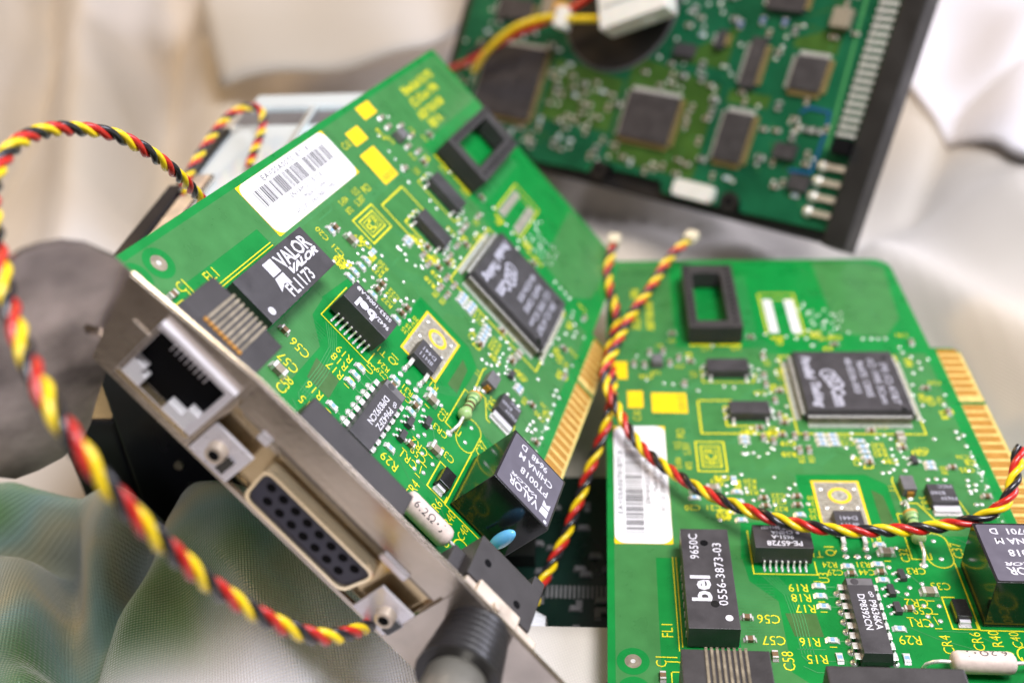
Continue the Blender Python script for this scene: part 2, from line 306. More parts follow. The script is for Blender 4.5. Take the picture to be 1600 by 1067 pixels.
LABELS = [('R19', 40.6, 20.4, 180, 2.9), ('R18', 40.8, 17.6, 180, 2.9), ('R17', 41.2, 14.7, 180, 2.9), ('R16', 40.7, 6.0, 180, 2.9), ('R15', 41.5, 1.8, 180, 2.9), ('U3', 46.5, 23.4, 90, 2.9), ('C29', 49.2, 25.0, 180, 2.2), ('R24', 48.4, 27.2, 180, 2.2),
          ('R31', 55.6, 27.4, 180, 2.2), ('C44', 55.9, 25.2, 180, 2.2), ('R13', 59.2, 35.3, 180, 2.7), ('C32', 65.0, 30.4, 90, 2.6), ('CR3', 66.4, 25.8, 180, 2.5), ('CR2', 64.3, 16.9, 180, 2.9), ('C59', 65.0, 14.8, 180, 2.7),
          ('CR1', 63.9, 11.6, 180, 2.9), ('R29', 60.6, 7.1, 180, 3.1), ('C33', 70.4, 21.6, 180, 2.7), ('CR4', 67.6, 6.2, 90, 2.9), ('CR6', 73.7, 7.2, 90, 2.9), ('C40', 81.3, 7.8, 90, 2.6), ('R40', 77.4, 8.0, 90, 2.9), ('C39', 78.9, 3.0, 90, 2.6), ('C37', 76.6, 32.1, 90, 3.0), ('Q1', 49.4, 31.3, 90, 2.9),
          ('L1', 67.3, 52.0, 90, 2.4), ('CR5', 73.8, 47.2, 90, 2.8), ('FL1', 12.3, 8.1, 90, 3.1), ('J1', 13.2, 0.6, 90, 3.1), ('C1', 10.7, 0.2, 90, 2.9), ('C56', 33.3, 11.7, 180, 3.1), ('C57', 33.6, 6.2, 180, 3.1), ('C58', 35.8, 1.2, 90, 3.1),
          ('T1', 46.4, 30.3, 180, 2.6), ('R20', 34.3, 54.0, 180, 2.1), ('R21', 34.3, 52.0, 180, 2.1), ('R22', 34.3, 50.0, 180, 2.1), ('C19', 26.6, 54.0, 180, 2.2), ('C20', 20.0, 44.6, 180, 2.4), ('C21', 25.0, 44.6, 180, 2.4), ('R25', 26.9, 43.4, 180, 2.0), ('R26', 26.9, 41.2, 180, 2.0),
          ('C22', 40.4, 49.0, 180, 2.1), ('C23', 40.4, 46.9, 180, 2.1), ('R27', 40.4, 44.6, 180, 2.1), ('R30', 48.4, 48.4, 180, 2.0), ('C24', 48.2, 46.3, 180, 2.0), ('C25', 48.2, 44.1, 180, 2.0), ('R35', 47.9, 42.0, 180, 2.0), ('C11', 60.2, 70.9, 180, 2.3), ('C12', 60.2, 68.6, 180, 2.3),
          ('R41', 67.3, 68.0, 180, 2.3), ('R42', 67.3, 66.0, 180, 2.3), ('R43', 67.3, 64.2, 180, 2.3), ('C28', 61.0, 61.6, 90, 2.2), ('C45', 69.8, 75.0, 180, 2.1), ('C31', 77.6, 66.0, 180, 2.3), ('C34', 87.2, 86.0, 90, 2.1), ('C35', 86.3, 58.8, 180, 2.3), ('R50', 80.9, 58.7, 90, 2.0), ('C36', 86.6, 63.5, 180, 2.0), ('C46', 84.6, 117.0, 180, 2.2),
          ('C50', 87.8, 94.0, 180, 2.2), ('C47', 62.6, 115.2, 180, 2.1), ('C51', 44.8, 103.4, 90, 2.1), ('C52', 47.6, 91.5, 90, 2.1), ('C53', 47.6, 96.8, 90, 2.1), ('C54', 41.2, 89.5, 180, 2.1), ('R51', 50.3, 62.4, 90, 2.0), ('R52', 47.9, 62.4, 90, 2.0), ('C10', 8.0, 79.3, 90, 2.7), ('U1', 24.0, 97.8, 90, 2.6),
          ('R2', 42.4, 74.2, 180, 2.1), ('R3', 36.6, 73.2, 180, 2.1), ('U9', 13.6, 98.6, 180, 2.4), ('C3', 20.5, 101.6, 180, 2.2), ('R1', 15.2, 112.0, 180, 2.2), ('U6', 36.9, 110.4, 180, 2.5), ('U7', 28.5, 110.4, 180, 2.5), ('C9', 19.0, 114.5, 180, 2.0),
          ('PCI', 18.9, 72.0, 90, 2.7), ('U.S.', 17.8, 67.5, 90, 2.3), ('5,307', 20.2, 66.0, 90, 2.3), ('5,434', 17.8, 60.5, 90, 2.0), ('872', 20.2, 59.6, 90, 2.0)]

def build_card(name, R, t, variant):
    r = root(name, R, t)
    fl = variant == 'A'
    # ---- board
    b = MB()
    def arc(cx, cy, rr, a0, a1, n=8): return [(cx + rr * math.cos(math.radians(a0 + (a1 - a0) * k / n)), cy + rr * math.sin(math.radians(a0 + (a1 - a0) * k / n))) for k in range(n + 1)]
    outline = [(0, -18), (92, -18), (92, 26)] + [(97.6, 26), (98.6, 27.2), (98.6, 84.9), (91, 85.0), (91, 85.5), (98.6, 85.6), (98.6, 108.5), (97, 110.5), (91, 110.8)] + arc(84.5, 155.5, 6, 0, 90) + arc(1.2, 160.3, 1.2, 90, 180, 3)
    b.prism(outline, -1.6, 0, 'mask', smat='edge')
    b.box(92.2, 98.5, 27.5, 84.6, 0.0, 0.012, 'edgegold'); b.box(92.2, 98.5, 85.9, 108.4, 0.0, 0.012, 'edgegold')
    part('circuit_board', b, r)
    c = MB(); z = .02
    c.flat([(1.6, -18), (10.6, -18), (10.8, 28.5), (1.6, 28.5)], z, 'copper')
    c.flat([(1.6, 28.5), (29.5, 28.5), (30.6, 40), (45.3, 40), (45.5, 56.6), (45.5, 111), (1.6, 111)], z, 'copper')
    c.flat([(45.5, 56.6), (62, 56.9), (66.4, 53.3), (66.3, 40), (66.3, 36.5), (80, 36.5), (89, 45), (89, 108), (45.5, 108)], z, 'copper')
    c.flat([(26.9, -18), (39.2, -18), (39.2, -4), (36.2, -1.5), (36, 16.6), (30.6, 22.1), (29.8, 28.45), (26.9, 28.45)], z, 'copper')
    c.flat([(67, 118), (80, 116), (86, 126), (88, 156), (82, 159.8), (66, 159.8)], z, 'copper')  # pale corner patch: glare on the board painted as lighter green
    c.flat([(1.6, 111.1), (20, 111.1), (20, 160), (1.6, 160)], z, 'copper')
    c.flat([(38.0, 7.4), (43.8, 7.4), (43.2, 13.4), (36.9, 13.4)], z, 'patch'); c.flat([(62.3, 40.0), (65.3, 40), (64.6, 49.6), (62.3, 51.5)], z, 'patch')
    c.disc(5.1, 0.2, z + .02, 3.3, 'mask', 0, 28); c.disc(5.1, 0.2, z + .035, 1.7, 'spring', .5, 24); c.disc(5.1, 0.2, z + .045, .5, 'lead')
    c.disc(5.1, -6.8, z + .02, 3.3, 'mask', 0, 28); c.disc(5.1, -6.8, z + .035, 1.7, 'spring', .5, 24)
    part('copper_and_glare_area', c, r)
    tr = MB()
    for k in range(5):
        o = k * .75
        tr.line([(33.5 + o, 23.6), (37.4 + o * .8, 18.6 - o * .2), (38.3 + o * .8, 12), (38.7 + o * .8, 3)], .14, .05, 'trace')
    for yy, xx in ((20.8, 46.3), (18.0, 46.3), (15.3, 46.3), (6.4, 46.6)): tr.line([(xx, yy), (48.2, yy)], .3, .05, 'trace')
    tr.line([(38, 4.2), (43.5, 4.2)], .16, .05, 'trace'); tr.line([(38.6, 2.6), (39.5, 1.4), (47.5, 1.4)], .16, .05, 'trace'); tr.line([(38.6, 0), (41, -1.4), (48, -1.4)], .16, .05, 'trace')
    tr.line([(60.5, 19.0), (63, 17.8), (70.3, 17.8)], .16, .05, 'trace'); tr.line([(61, 10.5), (66, 7.6), (72, 5.4), (77, 2)], .14, .05, 'trace'); tr.line([(66.5, 9.6), (73, 9.4), (78, 6.0)], .14, .05, 'trace')
    tr.line([(63.2, 24.2), (64.9, 24.4), (66.2, 22.4)], .2, .05, 'trace'); tr.line([(70.2, 40), (80, 34), (84, 30)], .12, .05, 'trace')
    for k in range(14): tr.line([(83 + .2 * (k % 3), 46 + k * 4.2), (88.5, 47.5 + k * 4.2), (91.3, 47.5 + k * 4.2)], .12, .05, 'trace')
    for k in range(9): tr.line([(60 + k * .55, 112 + k * .5), (60 + k * .55, 118 + k), (66 + k * .6, 128 + k * 1.5)], .12, .05, 'trace')
    for yy in range(20): tr.line([(27.5, 6 + yy * .8), (35.4, 6 + yy * .8)], .08, .04, 'trace')
    rt = random.Random(31)
    def bundle(pts, cnt, dx, dy, w_=.13):
        for k in range(cnt): tr.line([(x + k * dx, yy + k * dy) for x, yy in pts], w_, .045 + .0007 * k, 'trace')
    bundle([(48, 57), (48, 60), (52, 64), (52, 74)], 9, .55, 0); bundle([(16, 29), (16, 60), (22, 66), (22, 90), (27, 95)], 5, -.5, 0); bundle([(46, 108), (40, 114), (40, 150)], 8, .5, .3)
    bundle([(80, 76), (84, 76), (87, 79), (90.5, 79)], 12, 0, 1.9); bundle([(66, 72), (66, 66), (72, 60), (84, 60)], 7, .5, .5); bundle([(28, 58), (38, 58), (44, 64)], 6, .2, -.5)
    bundle([(56, 30), (60, 34.5), (60, 36), (67, 43)], 4, .5, -.3); bundle([(82, 30), (88, 36), (88, 60)], 6, .35, .2); bundle([(47, 2), (47, -4), (40, -8)], 4, .0, -.5); bundle([(12, 92), (24, 92), (30, 86), (44, 86)], 5, 0, -.5); bundle([(40, 92), (36, 88), (36, 74), (30, 68)], 5, .5, 0)
    for k in range(40):
        x, yy = rt.uniform(8, 88), rt.uniform(36, 150)
        if 50 < x < 80 and 72 < yy < 108 or x < 16 and yy < 76 or 47 < x < 61 and 35 < yy < 56: continue
        q = rt.choice((-1, 1)); l_ = rt.uniform(2, 7); tr.line([(x, yy), (x, yy + l_), (x + q * l_ * .5, yy + l_ * 1.5), (x + q * l_ * 1.6, yy + l_ * 1.5)] if x + q * l_ * 1.6 < 90 else [(x, yy), (x, yy + l_)], .16, .05, 'trace')
    part('circuit_trace', tr, r)
    # ---- silkscreen
    s = MB(); z = .07; lw = .3
    for a in LABELS: txt(s, a[0], a[1], a[2], z, a[4] * 1.08, a[3], 'silk', .86, -0.008)
    if fl: txt(s, 'EtherLink XL PCI', 5.5, 136, z, 3.6, 90, 'silk', .95, .08); txt(s, '(C) 3Com 1996', 9.8, 134, z, 3.6, 90, 'silk', .95, .08); txt(s, 'ASSY 03-0108', 13.6, 131, z, 3.6, 90, 'silk', .95, .08); txt(s, 'REV A', 17.2, 128, z, 3.6, 90, 'silk', .95, .08)
    else: txt(s, '3Com Corp. 1996', 9.2, 132, z, 3.6, 90, 'silk', .85, .06); txt(s, 'ASSY 03-0108', 13.0, 128, z, 3.2, 90, 'silk', .85, .06)
    rl = random.Random(21)
    for k in range(34):
        x, yy = rl.choice(((34, 46, 62, 74), (40, 48, 76, 108), (58, 80, 58, 70), (82, 89, 52, 112), (8, 24, 92, 120), (26, 32, 41, 56), (46, 66, 110, 118)))[:], 0
        x0_, x1_, y0_, y1_ = x; txt(s, rl.choice('RC') + str(rl.randint(2, 68)), rl.uniform(x0_, x1_), rl.uniform(y0_, y1_), z + .004, 2.5, rl.choice((90, 180)), 'silk', .9, .05)
    s.line([(31.8, 37.2), (31.8, 24.2), (45.3, 24.2), (45.3, 28)], .35, z, 'silk')
    s.line([(15.2, 4), (15.2, 28.6)], .3, z, 'silk'); s.line([(14.5, 3), (14.5, 28.6)], .3, z, 'silk')
    s.line([(12.6, -2.2), (14.2, -2.2)], .3, z, 'silk'); s.line([(12.6, -2.2), (12.6, -8)], .3, z, 'silk')
    s.line([(48.5, 106.5), (48.5, 72.2), (80.2, 72.2), (80.2, 106.5)], .5, z, 'silk', True)
    s.line([(24.3, 86), (33, 86), (33, 83.4), (31, 83.4), (31, 75.2), (38, 75.2)], .6, z, 'silk'); s.line([(24.3, 86), (24.3, 72.1), (33.2, 72.1), (42, 72.1)], .6, z, 'silk')
    s.line([(26.3, 100), (26.3, 94.2), (40, 94.2), (41, 98)], .4, z, 'silk')
    for o, l2 in ((0, .55), (1.2, .5), (2.0, .3)): s.line([(22.4 + o, 57.5 + o * 1.4), (29.4 - o, 57.5 + o * 1.4), (29.4 - o, 68.7 - o * 1.4), (22.4 + o, 68.7 - o * 1.4)], l2, z, 'silk', True)
    txt(s, 'F', 25.9, 65.0, z, 3.0, 90, 'silk', 1, .05); txt(s, 'C', 25.9, 62.6, z, 3.4, 90, 'silk', .8, .1); txt(s, 'C', 25.9, 61.0, z, 2.2, 90, 'silk', .8, .1)
    s.line([(49, 36.9), (59.6, 36.9), (59.6, 54.2), (49, 54.2)], .55, z, 'yellow', True)
    s.line([(69.5, 43.5), (66.4, 43.5), (66.4, 29.3), (70.6, 29.3), (70.6, 31)], .35, z, 'silk')
    cap = [(72.5 + 2.7 * math.cos(math.radians(a)), 34.6 + 2.7 * math.sin(math.radians(a))) for a in range(0, 181, 15)] + [(72.5 + 2.7 * math.cos(math.radians(a)), 29.6 + 2.7 * math.sin(math.radians(a))) for a in range(180, 361, 15)]
    s.line(cap, .3, z, 'silk', True)
    s.line([(72.2, 18.6), (69.8, 18.6), (69.8, 10.2), (74.8, 10.2), (74.8, 12)], .4, z, 'silk')
    s.line([(75.1, 28.2), (75.1, 10.0), (92, 10.0)], .4, z, 'silk')
    s.line([(68.2, 56), (67.8, 54.6), (68.4, 47), (71.8, 47), (74.4, 41.5), (75.4, 41.5)], .4, z, 'silk'); s.line([(81.4, 48), (82.4, 43)], .35, z, 'silk')
    s.line([(66.2, -4.6), (81, -4.6), (81, 3.4)], .35, z, 'silk'); s.disc(82.5, 4.0, z, 2.2, 'silk', 1.9, 20)
    s.line([(47.4, 136.8), (57, 136.8)], .4, z, 'silk'); s.line([(46.8, 140.2), (57.4, 140.2), (57.6, 118), (55, 117)], .5, z, 'silk'); s.line([(46.8, 140.2), (46.8, 118)], .5, z, 'silk')
    for x, y in ((44.9, 22.3), (44.9, 16.65), (44.9, 13.9), (45.2, 4.9), (62, 12.9), (67.3, 17.5), (67.2, 14), (67, 10.2), (61, 28.6)): s.line([(x - .6, y), (x + .6, y)], .3, z, 'silk')
    s.line([(66.8, 13.2), (67.2, 11.2)], .25, z, 'silk')
    s.line([(24.4, 112.2), (31, 112.2)], 1.1, z, 'silk'); s.line([(32.4, 112.2), (38.2, 112.2)], 1.1, z, 'silk')
    part('silkscreen_print', s, r)
    y = MB(); z = .06
    y.flat(rounded(1.7, 14.9, 32.6, 74.9, .3), z, 'yellow')
    y.flat([(12.0, 80.6), (21.4, 80.4), (21.4, 89.2), (12.0, 89.4)], z, 'yellow'); y.flat([(5.6, 82.6), (9.8, 82.6), (9.8, 90.2), (5.6, 90.2)], z, 'yellow'); y.flat([(1.9, 95.6), (5.8, 95.6), (5.8, 104), (1.9, 104)], z, 'yellow')
    txt(y, 'HW10', 20.0, 84.9, z + .02, 3.0, 90, 'mask', .8)
    part('yellow_print_block', y, r)
    # ---- solder points and contacts
    v = MB()
    for (x, yy) in VIA: v.ball((x, yy, 0), (.55, .55, .25), 'solder', 10, 3, True)
    rl = random.Random(22)
    for k in range(60):
        x0_, x1_, y0_, y1_ = rl.choice(((34, 47, 62, 75), (40, 47.5, 76, 110), (80, 90, 46, 114), (8, 24, 92, 120), (28, 46, 40, 57), (60, 74, 58, 71)))
        v.ball((rl.uniform(x0_, x1_), rl.uniform(y0_, y1_), 0), (.45, .45, .2), 'solder', 8, 2, True)
    for k in range(22): v.ball((60 + (k % 7) * 1.6 + random.uniform(-.4, .4), 120 + (k // 7) * 5 + random.uniform(-2, 2), 0), (.4, .4, .14), 'solder', 8, 2, True)
    for i in range(26): v.ball((88.6 + .5 * (i % 2), 28 + i * 1.5, 0), (.28, .28, .1), 'solder', 6, 2, True)
    o = part('solder_point', v, r); o['kind'] = 'stuff'
    g = MB(); k = 0; yy = 28.2
    while yy < 108:
        if not (83.2 < yy < 85.9):
            g.box(92.3, 97.7, yy, yy + .95, .012, .06, 'gold')
            g.box(92.3, 97.7, yy + 1.15, yy + 2.1, .012, .06, 'gold')
        yy += 3.18; k += 1
    part('edge_contact', g, r)
    pd = MB()
    for x0, x1, y0 in ((47.6, 50.3, 118.6), (54.0, 56.8, 118.4)):
        for k in range(16): pd.box(x0 - k * -.0, x1, y0 + k * 1.16, y0 + k * 1.16 + .75, .02, .12, 'paper' if not fl else 'tinpad')
        pd.box(x0 + .2, x1 - .2, y0, y0 + 18, .015, .05, 'captan')
    part('connector_pad', pd, r)
    # ---- sticker
    st = MB(); st.prism(rounded(1.75, 14.85, 32.7, 74.8, 2.7), .08, .16, 'paper')
    st = part('barcode_sticker', st, r)
    bc = MB(); rnd = random.Random(3 if fl else 11); yy = 36.0; z = .19
    while yy < 70.5:
        wd = rnd.choice((.22, .22, .5)) ; bc.flat([(4.4, yy), (8.6, yy), (8.6, yy + wd), (4.4, yy + wd)], z, 'ink'); yy += wd + rnd.choice((.25, .25, .55))
    txt(bc, 'EA=00A00701B7C8', 3.2, 53.5, z, 1.9, 90, 'ink', 1.25, .02, space=1.2); txt(bc, 'SN=6HJ2C1B7C8', 9.9, 53.5, z, 1.7, 90, 'ink', 1.1, .02, space=1.2)
    txt(bc, 'Made in Ireland', 11.6, 55.5, z, 1.7, 90, 'ink', 1.1, 0); txt(bc, 'FCC ID: DF63C900-COMBO', 13.3, 53.5, z, 1.6, 90, 'ink', 1.05, 0)
    part('barcode_print', bc, st)
    # ---- filter module FL1
    x0, x1, y0, y1, zt = 16.1, 26.4, 3.8, 31.6, 6.0
    m = MB(); m.box(x0, x1, y0, y1, .5, zt, 'chip'); m = part('filter_module', m, r, .12, label='black filter block printed ' + ('with a bold white logo' if fl else 'in large outlined letters'))
    p = MB(); z = zt + .02
    if fl:
        txt(p, 'VALOR', 18.9, 23.8, z, 4.5, 90, 'print', .92, .10, space=.92, shear=-.10)
        txt(p, 'VALOR', 21.5, 24.6, z, 2.0, 90, 'print', 2.0, .10, space=.92, shear=.8)
        p.flat([(17.2, 13.4), (20.3, 13.4), (20.3, 16.6), (17.2, 16.6)], z, 'print'); p.flat([(20.7, 13.4), (23.4, 12.2), (22.4, 14.6), (23.4, 16.6), (20.7, 16.6)], z, 'print')
        txt(p, 'FL1173', 24.2, 18.8, z, 3.9, 90, 'print', .88, .07); p.disc(24.6, 6.1, z, .85, 'print')
    else:
        txt(p, 'bel', 19.4, 14.4, z, 5.6, 90, 'print', 1.05, .17, space=1.05); txt(p, '9650C', 18.7, 26.3, z, 2.7, 90, 'print', 1.0, .015, space=1.05)
        txt(p, '0556-3873-03', 23.6, 18.6, z, 2.7, 90, 'print', 1.08, .015, space=1.08); p.disc(24.4, 6.6, z, .8, 'print')
        p.disc(21.0, 27.3, z, .9, 'void'); p.disc(21.9, 10.2, z + .02, .9, 'chipgloss')
    part('printed_marking', p, m)
    for s_ in (-1, 1):
        for k in range(8):
            q = MB(); xx = x0 + .1 if s_ < 0 else x1 - .1
            q.box(xx - .25, xx + .25, 6.5 + k * 2.54, 7.0 + k * 2.54, -.3, 1.5, 'lead'); part('pin', q, m)
    # ---- transformer T1
    m = MB(); m.box(32, 44.4, 26.6, 33.6, .9, 5.6, 'chip'); m = part('transformer_chip', m, r, .1, label='small black transformer chip printed with white letters')
    p = MB(); z = 5.63
    if fl:
        txt(p, 'bel', 37.2, 28.9, z, 4.0, 180, 'print', 1.1, .2); txt(p, '9642A', 41.4, 29.6, z, 1.8, 180, 'print', .9, .03); txt(p, 'S553-1006-AE', 38.0, 32.3, z, 1.7, 180, 'print', 1, .03); p.disc(33.2, 32.3, z, .35, 'print')
    else:
        txt(p, 'PE-65728', 38.4, 28.0, z, 2.0, 180, 'print', 1.0, .05); txt(p, '9651-A', 38.2, 29.9, z, 1.6, 180, 'print', 1, .03); txt(p, 'CHINA', 38.2, 31.3, z, 1.5, 180, 'print', 1, .03); txt(p, 'U.S. PAT 5015981', 38.4, 32.7, z, 1.3, 180, 'print', .95, .02); p.disc(41.6, 31.2, z, .4, 'print')
    part('printed_marking', p, m)
    for k in range(8):
        part('pin', ME_GULL, m, loc=(34.2 + k * 1.27, 26.7, 0)); part('pin', ME_GULL, m, loc=(34.2 + k * 1.27, 33.5, 0), rotz=math.pi)
    # ---- DIP-16
    m = MB(); m.box(49.4, 55.5, -.1, 20.0, .9, 2.1, 'chip'); m.box(49.4, 55.5, -.1, 20.0, 2.1, 4.2, 'chip', tap=.35); m = part('dual_inline_chip', m, r, .06)
    p = MB(); z = 4.225
    p.flat([(49.9, 17.7), (55.0, 17.7), (55.0, 19.5), (49.9, 19.5)], z - .01, 'grey'); p.disc(51.4, 18.6, z, .85, 'chip')
    t1 = 'P9642FZ' if fl else 'P9636KA'
    txt(p, t1, 54.0, 9.9, z, 2.0, -90, 'print', 1, .03); txt(p, 'DP8392CN', 52.0, 10.6, z, 2.0, -90, 'print', 1, .03)
    p.disc(54.0, 15.6, z, .42, 'print', .24, 12); p.disc(54.2, 14.9, z, .42, 'print', .24, 12)
    part('printed_marking', p, m)
    for k in range(8):
        part('pin', ME_PIN, m, loc=(49.4, 1.1 + 2.54 * k, 0)); part('pin', ME_PIN, m, loc=(55.5, 1.1 + 2.54 * k, 0), rotz=math.pi)
    # ---- QFP-160
    m = MB(); m.box(51.0, 78.2, 77.0, 104.2, .7, 2.2, 'chip', tap=-.0); m.box(51.0, 78.2, 77.0, 104.2, 2.2, 3.7, 'chip', tap=.5); m = part('quad_flat_chip', m, r, .06, label='large square black chip with white lettering')
    for side in range(4):
        q = MB()
        for k in range(40):
            a = -12.68 + k * .65
            T = Matrix.Translation((64.6, 90.6, 0)) @ Matrix.Rotation(math.pi / 2 * side, 4, 'Z')
            d = 13.6
            q.box(a - .17, a + .17, -d - .8, -d, 2.0, 2.2, 'lead', T); q.box(a - .15, a + .15, -d - .95, -d - .8, .15, 2.0, 'spring', T); q.box(a - .17, a + .17, -d - 2.5, -d - 1.0, .04, .26, 'lead', T)  # upright part of each lead darkened to paint the shaded gap
        part('lead_row', q, m)
    p = MB(); z = 3.73
    txt(p, 'Parallel', 54.4, 96.0, z, 3.2, -90, 'printdim', 1.1, .22, shear=.2); txt(p, 'Tasking', 54.8, 84.2, z, 3.2, -90, 'printdim', 1.1, .22, shear=.2)
    p.disc(59.2, 93.0, z, 2.2, 'printdim', 1.5, 20); p.disc(59.9, 90.8, z + .01, 2.2, 'printdim', 1.5, 20); p.disc(60.5, 88.6, z + .02, 2.2, 'printdim', 1.5, 20); txt(p, '3Com', 60.4, 83.6, z, 4.6, -90, 'printdim', .8, .25)
    for i, (q, yy) in enumerate((('40-0336-003', 92.5), ('9647S 12005', 91.0), ('(C) 1995 3Com', 90.0), ('(M) (C) AT&T', 89.0))): txt(p, q, 65.6 + i * 2.9, yy, z, 2.5, -90, 'printdim', 1.25, .05)
    p.disc(75.6, 77.8, z, .9, 'chipgloss'); p.disc(75.4, 100.6, z, .7, 'chipgloss')
    part('printed_marking', p, m)
    # ---- socket
    m = MB()
    m.box(23.6, 26.3, 112.6, 148.6, .8, 6, 'plastic'); m.box(35.0, 39.0, 112.6, 148.6, .8, 6, 'plastic'); m.box(26.2, 35.1, 112.6, 116.4, .8, 5.95, 'plastic'); m.box(26.2, 35.1, 143.4, 148.6, .8, 5.95, 'plastic')
    m = part('chip_socket', m, r, .25)
    q = MB()
    for k in range(13):
        for x in (24.9, 37.1): q.box(x - .5, x + .5, 115.5 + k * 2.54, 116.6 + k * 2.54, 5.9, 6.03, 'void')
    part('socket_contact', q, m)
    # ---- small SOICs
    for (x0, x1, y0, y1) in ((27.6, 39.2, 96.0, 102.2), (31.9, 42.4, 77.2, 82.8)):
        m = MB(); m.box(x0, x1, y0, y1, .3, 2.6, 'chip', tap=.15); m = part('small_outline_chip', m, r, .08)
        for yy in (y0 + .1, y1 - .1):
            for k in range(7 if yy < y0 + 1 else 0):
                pass
        for xx, s_ in ((x0 + .9, 1), (x1 - 1.0, 1)):
            q = MB(); q.box(xx - .3, xx + .3, y0 - .9, y0 + .2, .9, 1.1, 'lead'); q.box(xx - .3, xx + .3, y0 - 1.1, y0 - .85, .1, 1.1, 'lead'); q.ball((xx, y0 - 1.3, 0), (.6, .6, .4), 'solder', 8, 3, True); part('pin', q, m)
            q = MB(); q.box(xx - .3, xx + .3, y1 - .2, y1 + .9, .9, 1.1, 'lead'); q.ball((xx, y1 + 1.0, 0), (.6, .6, .4), 'solder', 8, 3, True); part('pin', q, m)
        for yy in (y0 + 1.2, y1 - 1.2):
            q = MB(); q.box(x0 - .9, x0 + .2, yy - .3, yy + .3, .8, 1.0, 'lead'); q.ball((x0 - 1.0, yy, 0), (.6, .6, .45), 'solder', 8, 3, True); part('pin', q, m)
            q = MB(); q.box(x1 - .2, x1 + .9, yy - .3, yy + .3, .8, 1.0, 'lead'); q.ball((x1 + 1.0, yy, 0), (.6, .6, .45), 'solder', 8, 3, True); part('pin', q, m)
    m = MB(); m.box(12.6, 16.0, 100.6, 105.0, .2, 2.2, 'grey', tap=.2); m = part('crystal_oscillator', m, r, .1)
    # ---- heat pad and regulator
    m = MB(); m.box(49.3, 59.3, 37.2, 53.9, .03, .12, 'tinpad')
    for i in range(22): m.box(49.8, 58.8, 37.8 + i * .72, 38.1 + i * .72, .12, .16, 'captan')
    m.disc(54.6, 49.2, .18, 2.7, 'yellow', 1.9, 24); m.disc(54.6, 49.2, .175, 1.9, 'tinpad', 0, 24)
    for x, yy in ((50.5, 51.6), (58.2, 51.8), (50.9, 45.2), (54.2, 45.4), (57.9, 45.4)): m.ball((x, yy, .12), (.55, .55, .15), 'solder', 8, 2, True)
    part('heat_pad', m, r)
    m = MB(); m.box(51.2, 57.9, 35.2, 42.0, .3, 2.4, 'chip', tap=.2); m = part('power_transistor', m, r, .12)
    for x in (52.4, 57.1):
        q = MB(); q.box(x - .45, x + .45, 33.0, 35.3, 1.0, 1.35, 'lead'); q.box(x - .45, x + .45, 32.5, 33.1, .2, 1.35, 'lead'); q.ball((x, 32.0, 0), (.75, .9, .6), 'solder', 10, 4, True); q.ball((x, 29.8, 0), (.75, .75, .25), 'solder', 10, 3, True); part('pin', q, m)
    q = MB(); q.ball((54.8, 29.8, 0), (.75, .75, .25), 'solder', 10, 3, True); part('solder_dot', q, r)
    p = MB()
    for i, tt in enumerate(('D441', '8H11')): txt(p, tt, 54.5, 39.4 - i * 2.2, 2.42, 1.9, 180, 'printdim', 1, .02)
    part('printed_marking', p, m)
    m = MB(); m.box(69.0, 72.0, 49.2, 54.0, .2, 2.5, 'grey'); m = part('chip_inductor', m, r, .1)
    q = MB(); q.box(69.9, 71.3, 48.6, 49.3, .1, 1.7, 'gold'); q.ball((70.6, 48.4, 0), (.8, .5, .4), 'solder', 8, 3, True); part('metal_terminal', q, m)
    m = MB(); m.box(74.3, 80.6, 45.1, 51.5, .3, 2.3, 'chip', tap=.2); m = part('power_diode', m, r, .12)
    q = MB(); q.box(74.8, 80.6, 43.4, 45.2, .6, 1.1, 'bright'); q.box(74.6, 80.9, 42.6, 44.4, .05, .4, 'lead'); part('metal_terminal', q, m)
    p = MB(); txt(p, 'MCC', 78.4, 50.4, 2.32, 1.5, 180, 'printdim', 1, .02); txt(p, 'B360', 76.4, 48.2, 2.32, 1.6, 180, 'printdim', 1, .02); txt(p, 'F9639', 78.4, 46.4, 2.32, 1.5, 180, 'printdim', 1, .02); part('printed_marking', p, m)
    # ---- axial resistor
    m = MB(); ax = [(68.6, 42.6 - i * .56, 2.0) for i in range(19)]
    rr = [.5, 1.15, 1.5, 1.55, 1.5, 1.3, 1.18, 1.15, 1.15, 1.15, 1.15, 1.15, 1.15, 1.2, 1.35, 1.55, 1.6, 1.35, .55]
    m.tube(ax, rr, 'resgreen', 16); m = part('banded_resistor', m, r)
    q = MB()
    for yy, cc in ((40.6, 'resgreen'), (39.2, 'dkgreen'), (37.4, 'brown'), (35.8, 'brown'), (41.2, 'orange')):
        q.tube([(68.6, yy + .35, 2.0), (68.6, yy - .35, 2.0)], 1.2 if yy < 40 else 1.62, cc, 16, False)
    part('colour_band', q, m)
    for s_ in (0, 1):
        q = MB()
        if s_: q.tube([(68.6, 32.6, 2), (68.6, 30.6, 2.1), (68.6, 29.4, 2.0), (68.5, 28.4, 1.2), (68.4, 27.6, 0)], .38, 'lead', 8); q.ball((68.4, 27.6, 0), (.9, .9, .35), 'solder', 10, 3, True)
        else: q.tube([(68.6, 42.5, 2), (68.6, 44.6, 2.1), (68.7, 46.2, 1.4), (68.8, 46.9, 0)], .38, 'lead', 8); q.ball((68.8, 46.9, 0), (.9, .9, .35), 'solder', 10, 3, True)
        part('lead_wire', q, m)
    # ---- diode CR6
    m = MB(); m.box(70.6, 73.8, 11.5, 16.4, .3, 2.3, 'chipgloss', tap=.15); m = part('square_diode', m, r, .1)
    q = MB(); q.box(71.2, 73.3, 10.8, 11.7, .2, 1.4, 'bright'); q.box(71.0, 73.5, 10.2, 11.2, .03, .5, 'solder'); part('metal_terminal', q, m)
